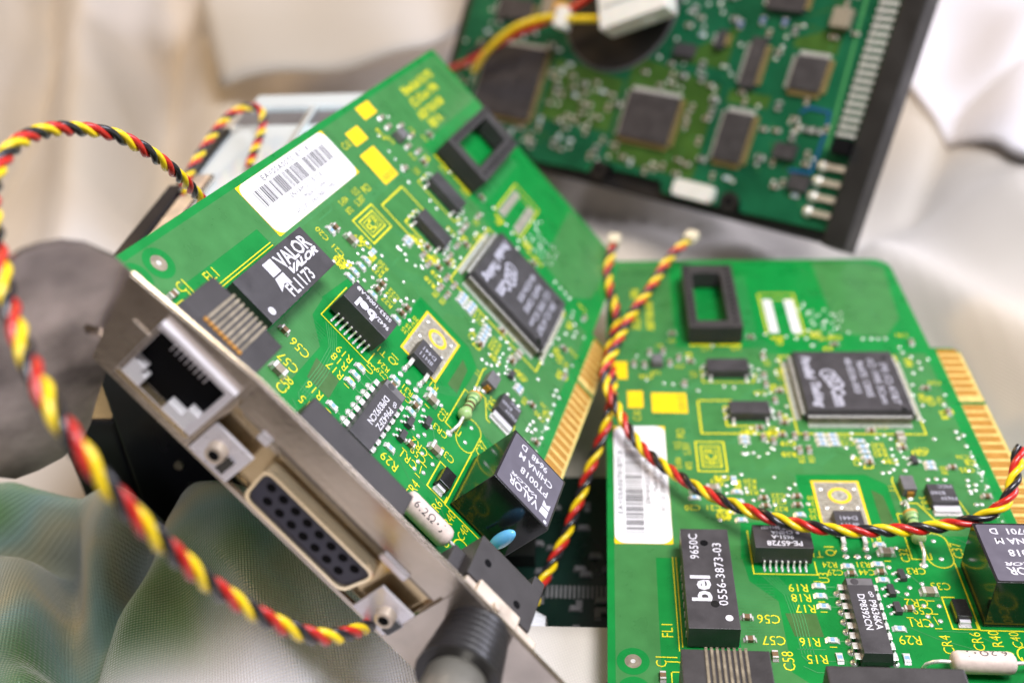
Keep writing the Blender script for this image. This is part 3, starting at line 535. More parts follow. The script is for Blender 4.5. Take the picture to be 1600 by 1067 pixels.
    # ---- big cube T2
    m = MB(); m.box(75.9, 91.6, 10.9, 27.4, .3, 13, 'chipgloss'); m = part('pulse_transformer_block', m, r, .12, label='tall glossy black cube with a printed top painted paler as if lit')
    p = MB(); z = 13.0
    p.prism(rounded(76.4, 91.1, 11.4, 26.9, .5), z, z + .04, 'lit_cube_top'); z += .07  # thin sheet that paints the lit top a paler grey
    txt(p, 'VALOR', 83.2, 14.0, z, 2.9, 180, 'print', .95, .05, space=.92, shear=-.1); txt(p, 'VALOR', 82.8, 15.9, z, 1.3, 180, 'print', 2.0, .03, space=.92, shear=.5)
    p.flat([(88.0, 13.2), (90.2, 13.2), (90.2, 15.2), (88.2, 15.2)], z, 'print'); p.flat([(88.2, 15.5), (90.2, 15.5), (90.2, 17.2), (89.2, 16.4), (88.2, 17.2)], z, 'print')
    txt(p, 'PT0018', 84.6, 18.9, z, 2.6, 180, 'print', 1.0, .04); txt(p, 'CHINA M', 84.0, 22.2, z, 2.4, 180, 'print', 1.0, .04); txt(p, '9648  D' if fl else '9701  D', 82.6, 25.0, z, 2.4, 180, 'print', 1.0, .04)
    p.disc(90.2, 12.1, z, .45, 'print')
    part('printed_marking', p, m)
    # ---- white wirewound resistor
    m = MB(); m.tube([(66.0, -.3, 2.9), (66.15, -.3, 2.9), (66.6, -.3, 2.9), (67.4, -.3, 2.9), (76.6, -.3, 2.9), (77.4, -.3, 2.9), (77.9, -.3, 2.9), (78.05, -.3, 2.9)], [.5, 1.4, 2.0, 2.2, 2.2, 2.0, 1.4, .5], 'ceramic', 24)
    m = part('power_resistor', m, r, label='white ceramic resistor printed with its value')
    V = MB(); sg = 1 if fl else -1; txt(V, '6.2\u03a9', 72.0 - 1.7 * sg, 0, 0, 2.1, 0 if fl else 180, 'ink', 1.15, .0, space=1.15); txt(V, 'J', 72.0 + 2.9 * sg, 0, 0, 2.1, 0 if fl else 180, 'ink', 1.15); V.disc(72.0 + 1.7 * sg, 0, 0, .22, 'ink', 0, 8); q = MB(); a0 = math.radians(62 if fl else 105)
    for f_ in V.f: pass
    q.f = V.f; q.m = V.m; q.sm = V.sm
    q.v = [Vector((p_.x, -.3 + 2.23 * math.cos(a0 + p_.y / 2.23), 2.9 + 2.23 * math.sin(a0 + p_.y / 2.23))) for p_ in [Vector((v_.x, -v_.y, 0)) for v_ in V.v]] if False else [Vector((v_.x, -.3 + 2.23 * math.cos(math.pi - a0 - v_.y / 2.23) , 2.9 + 2.23 * math.sin(math.pi - a0 - v_.y / 2.23))) for v_ in V.v]
    part('printed_marking', q, m)
    for s_ in (0, 1):
        q = MB()
        q.tube([(66.3, -.3, 2.9), (64.2, -.3, 3.0), (62.8, -.2, 2.6), (61.8, .2, 1.4), (61.5, .4, 0)] if s_ else [(77.7, -.3, 2.9), (79.6, -.2, 2.9), (81.0, .2, 2.4), (82.2, .8, 1.0), (82.4, 1, 0)], .4, 'lead', 8)
        part('lead_wire', q, m)
    if fl:
        m = MB(); m.ball((86.7, 7.4, 6.2), (1.5, 1.4, 3.5), 'bluecap', 20, 14); m.tube([(86.0, 7.4, 3.2), (85.8, 7.4, 0)], .3, 'bluecap', 8); m.tube([(87.8, 7.4, 3.2), (88.2, 7.4, 0)], .3, 'bluecap', 8)
        part('blue_disc_capacitor', m, r)
    # ---- small parts
    for me, lst, nm in ((ME_R, RES, 'chip_resistor'), (ME_C, CAP, 'chip_capacitor'), (ME_CB, CAPB, 'chip_capacitor')):
        for x, yy, h in lst: part(nm, me, r, loc=(x + random.uniform(-.08, .08), yy + random.uniform(-.08, .08), .02), rotz=(math.pi / 2 if h else 0) + random.uniform(-.05, .05))
    for x, yy, a in SOT: part('small_transistor', ME_SOT, r, loc=(x, yy, 0), rotz=a)
    if fl: part('chip_capacitor', ME_CB, r, loc=(33.2, 2.4, .02), rotz=.0)
    else: part('chip_capacitor', ME_C, r, loc=(33.3, 2.2, .02), rotz=math.pi / 2)
    # ---- modular jack
    m = MB(); m.box(13.7, 30.1, -15.6, -6.2, .2, 12.0, 'plastic'); m.box(13.7, 17.6, -20.4, -15.5, .2, 12, 'plastic'); m.box(25.9, 30.1, -20.4, -15.5, .2, 12, 'plastic'); m.box(17.5, 26.0, -20.4, -15.5, 9.4, 11.95, 'plastic')
    m.box(17.5, 26.0, -20.4, -15.5, .2, 1.2, 'plastic')
    jack = m = part('network_jack', m, r, .2)
    for k in range(8):
        q = MB(); x = 18.1 + k * 1.05; q.box(x, x + .5, -15.2, -6.1, 12.0, 12.25, 'spring'); q.box(x, x + .5, -6.2, -5.9, 7.5, 12.25, 'spring'); q.ball((x + .25, -15.2, 12.1), (.5, .55, .25), 'gold', 10, 3, True); part('contact_spring', q, m)
    q = MB(); q.box(15.0, 29.8, -21.0, -20.4, -1.2, 11.6, 'void'); part('jack_cavity', q, m)
    q = MB()
    y0_, y1_ = -23.0, -21.05
    q.box(14.4, 30.2, y0_, y1_, 10.9, 12.1, 'bright'); q.box(28.9, 30.2, y0_, y1_, -1.6, 10.9, 'bright'); q.box(14.4, 30.2, y0_, y1_, -2.2, -1.0, 'brass'); q.box(14.4, 15.2, y0_, y1_, -1.0, 10.9, 'bracket')
    q.box(15.2, 18.8, y0_ + .1, y1_, -1.0, 1.2, 'paper'); q.box(15.2, 17.6, y0_ + .1, y1_, 1.2, 2.6, 'paper'); q.box(23.8, 28.9, y0_ + .1, y1_, -1.0, 1.0, 'paper'); q.box(26.8, 28.9, y0_ + .1, y1_, 1.0, 3.0, 'paper')
    for k in range(8): q.tube([(18.2 + k * 1.02, -20.2, 10.2), (18.2 + k * 1.02, -21.4, 8.6), (18.2 + k * 1.02, -20.9, 7.4)], .16, 'gold', 6)
    part('jack_frame', q, m, .08)
    # ---- D connector body
    m = MB(); m.box(39.9, 64.6, -19.2, -8.6, .2, 11.4, 'plastic'); m = part('d_connector', m, r, .35)
    q = MB(); q.box(31.0, 78.0, -20.0, -19.2, -3.6, 11.2, 'brass'); part('mounting_flange', q, m, .1)
    q = MB(); q.box(31.6, 77.6, -21.5, -20.0, 9.4, 11.45, 'bracket'); q.box(39.0, 72.0, -21.0, -20.0, 7.4, 9.35, 'bracket'); q.tube([(41, -21.6, 9.3), (70, -21.6, 9.3)], .28, 'brass', 8); q.box(33.0, 77.0, -21.6, -21.2, 9.0, 9.5, 'spring'); q.box(65.5, 71.5, -22.1, -21.4, 8.2, 9.8, 'bright'); q.box(37.2, 39.6, -22.1, -21.4, 8.0, 9.8, 'bright'); part('sliding_lock_rail', q, m, .12)
    cx, cz, ys = 54.8, 2.4, -23.9
    prof = [(-12.9, 4.3), (12.9, 4.3), (11.7, -4.1), (-11.7, -4.1)]
    def dprof(off, rr=1.8):
        pts = []
        P = [Vector((x * (1 + off / 12.9), zz * (1 + off / 4.2))) for x, zz in prof]
        for i in range(4):
            a, b_, c_ = P[i - 1], P[i], P[(i + 1) % 4]
            d1, d2 = (a - b_).normalized(), (c_ - b_).normalized()
            for k in range(6):
                t_ = k / 5; pts.append(b_ + d1 * rr * (1 - t_) ** 2 + d2 * rr * t_ ** 2)
        return pts
    o_, i_ = dprof(0), dprof(-.55)
    n = len(o_); q = MB()
    vs = [(cx + p_.x, -20.0, cz + p_.y) for p_ in o_] + [(cx + p_.x, ys, cz + p_.y) for p_ in o_] + [(cx + p_.x, ys, cz + p_.y) for p_ in i_] + [(cx + p_.x, -20.5, cz + p_.y) for p_ in i_]
    q.add(vs, [(a * n + i, a * n + (i + 1) % n, (a + 1) * n + (i + 1) % n, (a + 1) * n + i) for a in range(3) for i in range(n)], 'shell')
    part('metal_shell', q, m)
    q = MB(); vs = [(cx + p_.x, -20.4, cz + p_.y) for p_ in i_] + [(cx + p_.x, -23.4, cz + p_.y) for p_ in i_]
    q.add(vs, [(i, (i + 1) % n, n + (i + 1) % n, n + i) for i in range(n)] + [tuple(range(n, 2 * n))], 'dsub'); part('insulator', q, m)
    q = MB()
    for k in range(8): q.tube([(cx - 9.7 + 2.77 * k, -23.45, cz + 1.5), (cx - 9.7 + 2.77 * k, -23.35, cz + 1.5)], .88, 'void', 12)
    for k in range(7): q.tube([(cx - 8.3 + 2.77 * k, -23.45, cz - 1.3), (cx - 8.3 + 2.77 * k, -23.35, cz - 1.3)], .88, 'void', 12)
    part('pin_socket', q, m)
    for x0_, x1_, xc in ((31.4, 39.8, 35.0), (70.2, 77.8, 74.8)):
        q = MB()
        q.box(x0_, x1_, -22.4, -21.7, -3.6, 4.4, 'bright')
        q.tube([(xc, -22.4, 0.6), (xc, -24.0, 0.6)], [1.9, 1.7], 'cast', 16); q.tube([(xc, -24.0, 0.6), (xc, -24.05, .6)], 1.0, 'void', 12)
        q.box(xc - .5, xc + 3.4, -22.7, -22.38, -1.6, -.4, 'void'); q.box(xc + 1.7, xc + 3.4, -22.72, -22.4, -2.6, 1.5, 'chipgloss')
        part('sliding_lock_plate', q, m, .06)
    # ---- coaxial connector
    m = MB(); m.box(79.4, 95.4, -13.8, -3.6, .2, 12.6, 'plastic'); m.box(76.6, 79.5, -15.8, -7.0, .2, 9.4, 'plastic'); m.box(92.6, 95.4, -3.8, -1.0, .2, 12.6, 'plastic'); coax = m = part('coaxial_connector', m, r, .3)
    q = MB(); q.tube([(82.5, -8.4, 12.6), (82.5, -8.4, 12.66)], .8, 'void', 14); q.tube([(91.0, -10.8, 12.6), (91.0, -10.8, 12.66)], .8, 'void', 14); part('locating_hole', q, m)
    q = MB(); q.box(80.0, 97.5, -20.0, -15.9, .2, 8.6, 'cast'); q.box(82.2, 92.4, -18.6, -13.2, 8.6, 13.2, 'cast'); q.box(79.8, 97.8, -19.0, -13.9, 8.2, 12.3, 'cast'); q.tube([(87, -15.8, 13.2), (87, -15.8, 13.8)], .9, 'cast', 12)
    part('metal_base', q, m, .3)
    ox, oz = 86.2, 11.4
    if fl:
        q = MB(); rr = []; pp = []
        for i in range(25):
            y_ = -21.0 - i * .48; pp.append((ox, y_, oz)); rr.append(5.7 + .06 * i - (.5 if i % 3 == 1 and i > 2 else 0))
        q.tube(pp, rr, 'collar', 40, True); part('strain_relief_collar', q, m)
        q = MB(); q.tube([(ox, -32.4, oz), (ox, -33.0, oz), (ox, -60, oz)], [4.9, 5.2, 5.2], 'barrel', 40); part('metal_barrel', q, m)
    # ---- bracket
    m = MB(); ya, yb = -21.8, -21.0; zl, zh = -4.9, 15.2
    def bp_(x0, x1, z0_, z1_, zt1=None):
        P_ = [(x0, z0_), (x1, z0_), (x1, z1_ if zt1 is None else zt1), (x0, z1_)]
        vs_ = [(x_, yb, z_) for x_, z_ in P_] + [(x_, ya, z_) for x_, z_ in P_]
        m.add(vs_, [(0, 3, 2, 1), (4, 5, 6, 7), (0, 1, 5, 4), (1, 2, 6, 5), (2, 3, 7, 6), (3, 0, 4, 7)], 'bracket')
    bp_(6.0, 14.4, zl, 13.4, 14.4); bp_(14.4, 30.2, 12.1, 14.4, 16.2); bp_(14.4, 30.2, zl, -2.2); bp_(30.2, 31.2, zl, 16.2, 16.3)
    bp_(31.2, 78.0, 11.5, 16.3, 17.0); bp_(31.2, 78.0, zl, -3.8); bp_(78.0, 118, zl, 16.9, 16.2)
    m.box(31.2, 78.0, yb, -20.1, 11.5, 12.0, 'brass'); m.box(77.6, 78.0, yb, -20.1, -3.8, 11.5, 'brass'); m.box(31.2, 31.6, yb, -20.1, -3.8, 11.5, 'brass')
    m.tube([(6, -21.2, 13.4), (14.4, -21.2, 14.4), (31, -21.2, 16.3), (78, -21.2, 16.9), (118, -21.2, 16.2)], .42, 'brass', 8)
    m = part('mounting_bracket', m, r, .1)
    F = [(6.6, -20.8, 13.0), (-0.2, -28.7, 17.8), (-3.7, -34.0, 16.4), (-4.9, -37.2, 12.3), (-4.5, -40.3, 1.4), (3.4, -36.0, -17.5), (13.2, -28.3, -34.8), (17.4, -22.1, -33.7), (18.8, -17.5, -26.1), (15.8, -18.1, -16.0), (11.6, -19.4, -2.8), (10.0, -20.8, -0.4), (7.6, -23.9, 0.2), (6.6, -24.5, 2.4), (10.0, -20.0, 2.0)]
    ca_ = [Vector(p_) for p_ in F]; F = []
    for i in range(len(ca_)):
        for k in range(2):
            t_ = k / 2; a_, b2, c2_, d2_ = ca_[i - 1], ca_[i], ca_[(i + 1) % len(ca_)], ca_[(i + 2) % len(ca_)]
            F.append(.5 * ((2 * b2) + (-a_ + c2_) * t_ + (2 * a_ - 5 * b2 + 4 * c2_ - d2_) * t_ * t_ + (-a_ + 3 * b2 - 3 * c2_ + d2_) * t_ ** 3))
    nn = Vector((-.8, .57, -.2)).normalized() * .8; q = MB(); n = len(F)
    if fl:
        q.add([Vector(p_) for p_ in F] + [Vector(p_) + nn for p_ in F], [tuple(range(n)), tuple(range(2 * n - 1, n - 1, -1))] + [(i, (i + 1) % n, n + (i + 1) % n, n + i) for i in range(n)], 'flange')
        part('screw_flange', q, m)
    q = MB(); q.box(11.0, 14.4, -22.2, -21.82, 3.0, 7.6, 'bracket'); part('embossed_tab', q, m, .15)
    return r

cardA = build_card('network_card', ((0.64491, 0.17619, 0.74367), (-0.20232, 0.97771, -0.05619), (-0.73699, -0.11423, 0.66618)), (-82.22, 18.37, 86.41), 'A')
tag(cardA, 'tilted green network card propped on edge, its metal bracket and open jack in front', 'circuit board', 'green network cards')
cardB = build_card('network_card', ((1, 0, 0), (0, 1, 0), (0, 0, 1)), (0, 0, 0), 'B')
tag(cardB, 'green network card lying flat at the right, a twisted cable draped across it', 'circuit board', 'green network cards')

# ------------------------------------------------------------------ hard drive
HW = ((0.8085017, 0.2963258, -0.5084447), (-0.5872808, 0.4617119, -0.6647732), (0.0377655, 0.8360701, 0.5473213))
hd = root('hard_drive', Matrix(HW), (77.57, 162.47, 3.32))
# make the frame orthonormal and right handed
_x = Vector((0.8085017, -0.5872808, 0.0377655)).normalized(); _y = Vector((0.2963258, 0.4617119, 0.8360701)); _y = (_y - _x * _y.dot(_x)).normalized(); _z = _x.cross(_y)
mm = Matrix((_x, _y, _z)).transposed().to_4x4(); mm.translation = Vector((77.57, 162.47, 3.32)) * S; hd.matrix_world = mm
tag(hd, 'large hard drive leaning upright behind the cards with its dark green controller board outward', 'hard drive')
m = MB(); m.box(-194, 0.3, 0, 146, -7, -2.5, 'casing'); m.box(-186, -10, 16, 140, -25, -7, 'casing'); m.box(-7.5, .6, -1, 146, -7, 3.4, 'casing'); part('drive_casing', m, hd, .5)
m = MB()
def scal(cx, r_=4.6): return [(cx + r_, 3.2), (cx + r_ * .8, 6.6), (cx, 8.4), (cx - r_ * .8, 6.6), (cx - r_, 3.2)]
pb = [(-7.6, 4)] + [(-40, 3.2)] + scal(-44.8) + [(-72, 3.0), (-74, 7.2), (-92, 7.2), (-94.5, 6.8)] + [(-96.3, 8.6), (-105, 8.6), (-106.8, 4.1), (-132, 3.0), (-136, 4.4), (-144, 8.2), (-160, 9), (-188, 8), (-188, 140), (-7.6, 140)]
m.prism(pb, -1.6, 0, 'hddmask', smat='edge'); pcb = part('controller_board', m, hd)
m = MB(); z = .03
for q in ([(-100, 10), (-62, 10), (-62, 44), (-100, 50)], [(-62, 66), (-84, 50), (-62, 50)], [(-58, 39), (-42, 39), (-42, 43.5), (-58, 43.5)], [(-24, 70), (-40, 64), (-40, 61), (-24, 60)], [(-136, 20), (-102, 20), (-102, 40), (-136, 44)]): m.flat(q, z, 'hddtrace')
q_ = MB(); q_.line([(-20.2, 90), (-20.2, 79.2), (-17.2, 30)], 1.1, .09, 'trace'); part('edge_trace', q_, hd)
for i in range(40):
    x, y = random.uniform(-180, -24), random.uniform(10, 90); m.line([(x, y), (x + random.uniform(-8, 8), y), (x + random.uniform(-8, 8), y + random.uniform(-7, 7))], .35, .05, 'hddtrace')
for i in range(120): m.disc(random.uniform(-186, -10), random.uniform(8, 96), .06, .45, 'trace', .2, 8)
part('circuit_trace', m, hd)['kind'] = 'stuff'
CH = [(-98.2, -73.4, 17.8, 38.6, 2.6, 'quad_flat_chip', 4), (-57.6, -43.5, 17.0, 37.4, 2.6, 'quad_flat_chip', 4), (-38.2, -23.6, 45.2, 60.0, 2.4, 'quad_flat_chip', 4), (-172, -138.5, 15.6, 47.5, 2.6, 'quad_flat_chip', 4), (-56.2, -47.2, 44.6, 62.3, 2.3, 'memory_chip', 2),
      (-70, -63.5, 56.4, 63.3, 2, 'small_outline_chip', 2), (-55, -38, 72, 92, 2.4, 'memory_chip', 2), (-173, -152, 56, 64.5, 2.2, 'memory_chip', 2), (-34.5, -26.5, 23.5, 29.0, 2.2, 'small_outline_chip', 0), (-84, -75.5, 51.5, 56.6, 2.2, 'small_outline_chip', 0), (-26, -18.6, 14.2, 19.6, 2.0, 'small_outline_chip', 0), (-176, -160, 75, 95, 2.4, 'memory_chip', 2)]
for x0, x1, y0, y1, h, nm, sides in CH:
    m = MB(); ins = 1.6 if sides else 0; m.box(x0 + ins, x1 - ins, y0 + (ins if sides == 4 else 0), y1 - (ins if sides == 4 else 0), .3, h, 'chip', tap=.2); c_ = part(nm, m, hd, .08)
    p = MB(); p2 = MB(); pitch = .75 if sides == 4 else 1.27
    if sides >= 2:
        k = y0 + 1.9
        while k < y1 - 1.9:
            p.box(x0, x0 + 1.7, k, k + pitch * .5, .1, 1.2, 'lead'); p2.box(x1 - 1.7, x1, k, k + pitch * .5, .1, 1.2, 'golden_lead'); k += pitch  # right and lower rows use a yellower, darker tone than the others
        part('lead_row', p, c_); part('lead_row', p2, c_)
    if sides == 4:
        p = MB(); p2 = MB(); k = x0 + 1.9
        while k < x1 - 1.9:
            p.box(k, k + pitch * .5, y1 - 1.7, y1, .1, 1.2, 'lead'); p2.box(k, k + pitch * .5, y0, y0 + 1.7, .1, 1.2, 'golden_lead'); k += pitch
        part('lead_row', p, c_); part('lead_row', p2, c_)
m = MB(); m.tube([(-113, 67, 0), (-113, 67, 1.2)], 24, 'casing', 48); m.tube([(-113, 67, 1.2), (-113, 67, 2.2)], 8, 'casing', 32); c_ = part('spindle_cover', m, hd)
m = MB(); m.disc(-113, 67, .35, 25.2, 'grey', 24, 48); part('cover_ring', m, c_)
m = MB(); m.box(-144, -137, 58, 66, .1, 1.4, 'orange'); m.box(-150, -144, 60, 68, .1, 1.2, 'captan'); part('ribbon_connector', m, hd)
for k in range(22):
    m = MB(); y = 35.0 + k * 2.54; m.box(-14.2, -8.2, y - .55, y + .55, 2.1, 2.7, 'lead'); m.box(-14.6, -14.0, y - .55, y + .55, .2, 2.7, 'lead'); m.ball((-14.6, y, 0), (.9, .8, .5), 'solder', 8, 3, True); part('connector_pin', m, hd)
for k in range(4):
    m = MB(); y = 8.6 + k * 5.15; m.ball((-16.4, y, 0), (2.0, 1.9, 1.8), 'solder', 14, 6, True); m.box(-15, -8.2, y - .9, y + .9, 1.0, 2.2, 'cast'); part('power_pin', m, hd)
m = MB(); m.box(-14, -8, 28.5, 33.2, 0, 5, 'void'); part('connector_block', m, hd)
m = MB(); m.prism(rounded(-66.6, -50.8, 3.2, 9.0, 1.5), 0.05, 3.4, 'whiteplastic'); part('motor_connector', m, hd, .2, label='white plastic connector at the board edge')
for x in (-100.7, -44.8):
    m = MB(); m.tube([(x, 5.6, -2), (x, 5.6, 1.4)], 3.4, 'casing', 20); m.ball((x, 5.6, 1.4), (1.6, 1.6, .3), 'void', 10, 2, True); part('mounting_screw', m, hd)
m = MB(); m.line([(-29.5, 40.2), (-27, 42), (-20, 41.6), (-19.2, 36), (-19.6, 21.2), (-27, 20.4)], 1.1, .5, 'bluewire'); part('repair_wire', m, hd)
m = MB(); m.box(-28.5, -22.2, 68.5, 75, .1, 3.5, 'captan'); part('chip_capacitor', m, hd, .3)
busy = [(c[0] - 1, c[1] + 1, c[2] - 1, c[3] + 1) for c in CH] + [(-17, 0, 0, 146), (-68, -49, 0, 10.5), (-29, -21, 67, 76), (-152, -136, 57, 69)]
meH = [smd_mesh('chip_part', 2.2, 1.4, .8, 'capbrown'), smd_mesh('chip_part', 2.6, 1.8, 1.2, 'chip'), ME_C, ME_R, smd_mesh('chip_part', 2.4, 1.6, 1.1, 'capblue')]
cnt = 0; rh = random.Random(5)
placed = []
while cnt < 150:
    x, y = rh.uniform(-185, -19), rh.uniform(10, 92) if cnt % 3 else rh.uniform(9, 45)
    if any(a - 1 < x < b_ + 1 and c < y < d for a, b_, c, d in busy) or (x + 113) ** 2 + (y - 67) ** 2 < 28 ** 2 or any((x - p_[0]) ** 2 + (y - p_[1]) ** 2 < 9 for p_ in placed): continue
    placed.append((x, y)); k = rh.choice((0, 0, 1, 2, 3, 2)); part('chip_capacitor' if k != 1 else 'small_transistor', meH[k], hd, loc=(x, y, .05), rotz=rh.choice((0, math.pi / 2))); cnt += 1
for x, y in ((-53.5, 68.3), (-45.3, 68.6), (-61.4, 66.0)): part('chip_capacitor', meH[4], hd, loc=(x, y, .05), rotz=math.pi / 2)
m = MB()
for i in range(140):
    x, y = rh.uniform(-186, -19), rh.uniform(9, 92)
    if any(a - .5 < x < b_ + .5 and c < y < d for a, b_, c, d in busy) or (x + 113) ** 2 + (y - 67) ** 2 < 27 ** 2: continue
    m.ball((x, y, 0), (.7, .7, .4), 'solder', 8, 3, True)
o = part('solder_point', m, hd); o['kind'] = 'stuff'

# ------------------------------------------------------------------ power cable with white connector (in front of the drive)
pc = root('power_cable', Matrix.Identity(3), (0, 0, 0)); pc.matrix_world = mm
tag(pc, 'red, yellow and black power leads ending in a white nylon plug', 'power cable')
def smooth(P, n=10):
    P = [Vector(p) for p in P]; Q = [P[0] * 2 - P[1]] + P + [P[-1] * 2 - P[-2]]; out = []
    for i in range(1, len(Q) - 2):
        for k in range(n):
            t = k / n; a, b_, c, d = Q[i - 1:i + 3]
            out.append(.5 * ((2 * b_) + (-a + c) * t + (2 * a - 5 * b_ + 4 * c - d) * t * t + (-a + 3 * b_ - 3 * c + d) * t ** 3))
    out.append(P[-1]); return out
for nm, mt, P in (('red_lead', 'red', [(-184.9, 30.1, 6), (-170.7, 35.6, 9), (-152.9, 45.6, 12), (-136.6, 54.5, 12), (-121.7, 64.3, 12), (-112.5, 75.4, 13)]),
                  ('yellow_lead', 'yel', [(-169, 31.7, 8), (-159.6, 40.8, 13), (-148.9, 50.1, 14), (-136.0, 55.7, 13), (-124.7, 56.9, 12), (-110.3, 58.6, 12)]),
                  ('black_lead', 'blk', [(-176.4, 36.8, 6), (-160.7, 47.2, 8), (-143.9, 55.7, 8), (-128.2, 62.9, 8), (-115.9, 69.7, 10)])):
    m = MB(); m.tube(smooth(P), 1.3, mt, 14); part(nm, m, pc)
m = MB(); T = Matrix.Translation((-108.5, 53.4, 6)) @ Matrix.Rotation(math.radians(25), 4, 'Z')
m.box(0, 27, 0, 26, 0, 9.5, 'whiteplastic', T); m.box(16, 21, -1.6, 0.1, 3, 6, 'whiteplastic', T); m.box(2, 25, 8, 9, 9.5, 10.1, 'whiteplastic', T); part('nylon_plug', m, pc, .6)
m = MB(); m.box(-131, -126.4, 52.6, 60.4, 9.2, 15, 'whiteplastic', ); part('cable_tie', m, pc, .5)

# ------------------------------------------------------------------ twisted cables
def twisted(name, label, path, group=None, r=0.66, R=0.74, pitch=10.9, plug=None, phase=0):
    P = smooth(path, 14); L = [0]
    for i in range(1, len(P)): L.append(L[-1] + (P[i] - P[i - 1]).length)
    n = int(L[-1] / .55); Q = []; j = 0
    for i in range(n + 1):
        d = L[-1] * i / n
        while j < len(L) - 2 and L[j + 1] < d: j += 1
        t = (d - L[j]) / max(1e-6, L[j + 1] - L[j]); Q.append(P[j].lerp(P[j + 1], t))
    e = root(name, Matrix.Identity(3), (0, 0, 0)); e.location = Q[0] * S; o0 = Q[0]
    tag(e, label, 'cable', group)
    u = (Q[1] - Q[0]).orthogonal().normalized(); strands = [[], [], []]
    rw = random.Random(len(path))
    for i in range(n + 1):
        t = (Q[min(i + 1, n)] - Q[max(i - 1, 0)]).normalized(); u = (u - t * u.dot(t)).normalized(); v = t.cross(u)
        a = 2 * math.pi * (L[-1] * i / n) / pitch + phase + .35 * math.sin(i * .017) 
        for k in range(3):
            b_ = a + 2 * math.pi * k / 3 + .12 * math.sin(i * .05 + k * 2)
            strands[k].append(Q[i] - o0 + (u * math.cos(b_) + v * math.sin(b_)) * R * (1 + .06 * math.sin(i * .11 + k)))
    for k, (nm, mt) in enumerate((('yellow_wire', 'yel'), ('red_wire', 'red'), ('black_wire', 'blk'))):
        m = MB(); m.tube(strands[k], r, mt, 10); part(nm, m, e)
    if plug:
        d = (Q[-1] - Q[-3]).normalized(); q = Q[-1] - o0; T = Matrix.Translation(q + d * 2) @ d.to_track_quat('Y', 'Z').to_matrix().to_4x4()
        m = MB(); m.box(-1.9, 1.9, -1, 3.4, -1.3, 1.3, 'cream', T); part('end_plug', m, e, .3)
    return e
twisted('twisted_cable', 'twisted cable looping through the air at the left of the tilted card', [(-89.7, 68.4, 66.4), (-89.8, 64.3, 72.8), (-88.6, 55.0, 82.1), (-89.2, 46.4, 91.0), (-91.3, 38.7, 98.0), (-93.3, 29.8, 103.0), (-93.4, 18.0, 107.2), (-92.3, 7.2, 108.8), (-90.2, -3.1, 107.7), (-86.4, -11.4, 105.6), (-81.6, -20.3, 102.4), (-76.1, -29.3, 99.0), (-70.6, -36.6, 96.2), (-65.3, -42.1, 92.6), (-61.9, -43.7, 86.2), (-59.0, -43.4, 78.9), (-56.2, -41.7, 70.2), (-53.3, -39.1, 61.2), (-49.1, -35.5, 51.4), (-44.8, -31.0, 43.0), (-41.5, -22.8, 34.9), (-41.1, -8.9, 23.1), (-40.2, 7.2, 10.9)])
twisted('twisted_cable', 'small thin twisted cable loop lying on the silver drive behind the tilted card', [(-112.2, 104.6, 54.5), (-113.6, 118.1, 56.0), (-112.5, 131.5, 58.5), (-111.0, 145.8, 59.7), (-107.1, 152.4, 59.7), (-103.5, 152.1, 58.6), (-101.5, 145.7, 56.2), (-100.5, 135.1, 55.0), (-99, 122, 54.5)], r=.62, R=.68, pitch=9.5)
brA = [(-17.3, 31.8, -19.0), (-15.3, 38.0, -18.0), (-10.9, 48.0, -15.0), (-7.0, 57.8, -10.0), (-3.0, 67.0, -3.0), (0.3, 74.0, 3.0), (1.6, 87.9, 4.5), (0.8, 101.6, 5.0), (3.3, 119.7, 4.0), (1.5, 132.5, 5.0), (0.5, 144.3, 6.0), (2.2, 157.3, 8.0)]
brB = [(89.6, 44.5, 19.0), (87.4, 38.4, 17.0), (84.0, 32.6, 14.0), (78.7, 30.8, 11.0), (71.4, 30.9, 8.5), (61.9, 30.0, 8.0), (52.3, 29.1, 8.5), (43.0, 30.3, 8.5), (32.8, 35.1, 7.7), (23.0, 43.2, 6.0), (14.0, 53.1, 5.0), (7.4, 63.2, 4.5), (2.8, 74.1, 6.4), (-0.5, 86.7, 7.4), (2.5, 98.9, 8.6), (6.9, 115.2, 8.0), (14.0, 133.0, 8.0), (19.5, 146.8, 9.0), (25.4, 156.1, 10.0)]
twisted('twisted_cable', 'twisted cable draped in a long curve across the flat green card at the right', brB, r=.70, R=.79, plug=True)
twisted('twisted_cable', 'twisted cable rising from the dark gap between the two green cards', brA, r=.70, R=.79, plug=True, phase=1)

# ------------------------------------------------------------------ silver drive under the tilted card
sd = root('optical_drive', Matrix.Identity(3), (-117, 48, -22)); tag(sd, 'silver topped metal drive with black sides lying half hidden behind the tilted card', 'disc drive')
m = MB(); m.box(0, 55, 0, 132, 0, 72.5, 'darkmetal'); part('drive_housing', m, sd, .8)
m = MB(); m.box(-15, -.4, .6, 30, 0, 44, 'darkmetal'); part('added_dark_box', m, sd, 1.0)  # added box, carries the black on past the drive's left side
m = MB(); m.box(1.5, 55.2, 2, 108, 72.6, 74, 'silver'); m.box(1.5, 55.2, 108, 120.5, 72.6, 74, 'grey'); m.box(4, 55, 121, 131, 72.6, 75.5, 'silver'); m.box(24, 26, 2, 120, 74, 75.6, 'captan'); part('top_cover', m, sd, .6)
m = MB(); m.box(-.8, 3.5, 8, 62, 72.6, 76.5, 'darkmetal'); m.box(-.6, 3, 66, 104, 72.6, 75.5, 'casing'); m.box(3.6, 9, 30, 70, 74, 75.8, 'cast'); part('edge_rail', m, sd, .5)
m = MB(); m.tube([(13, -.8, 31), (13, .2, 31)], 1.1, 'spring', 20); m.tube([(15, -.8, 24), (15, .2, 24)], 1.6, 'casing', 20); part('side_screw', m, sd)

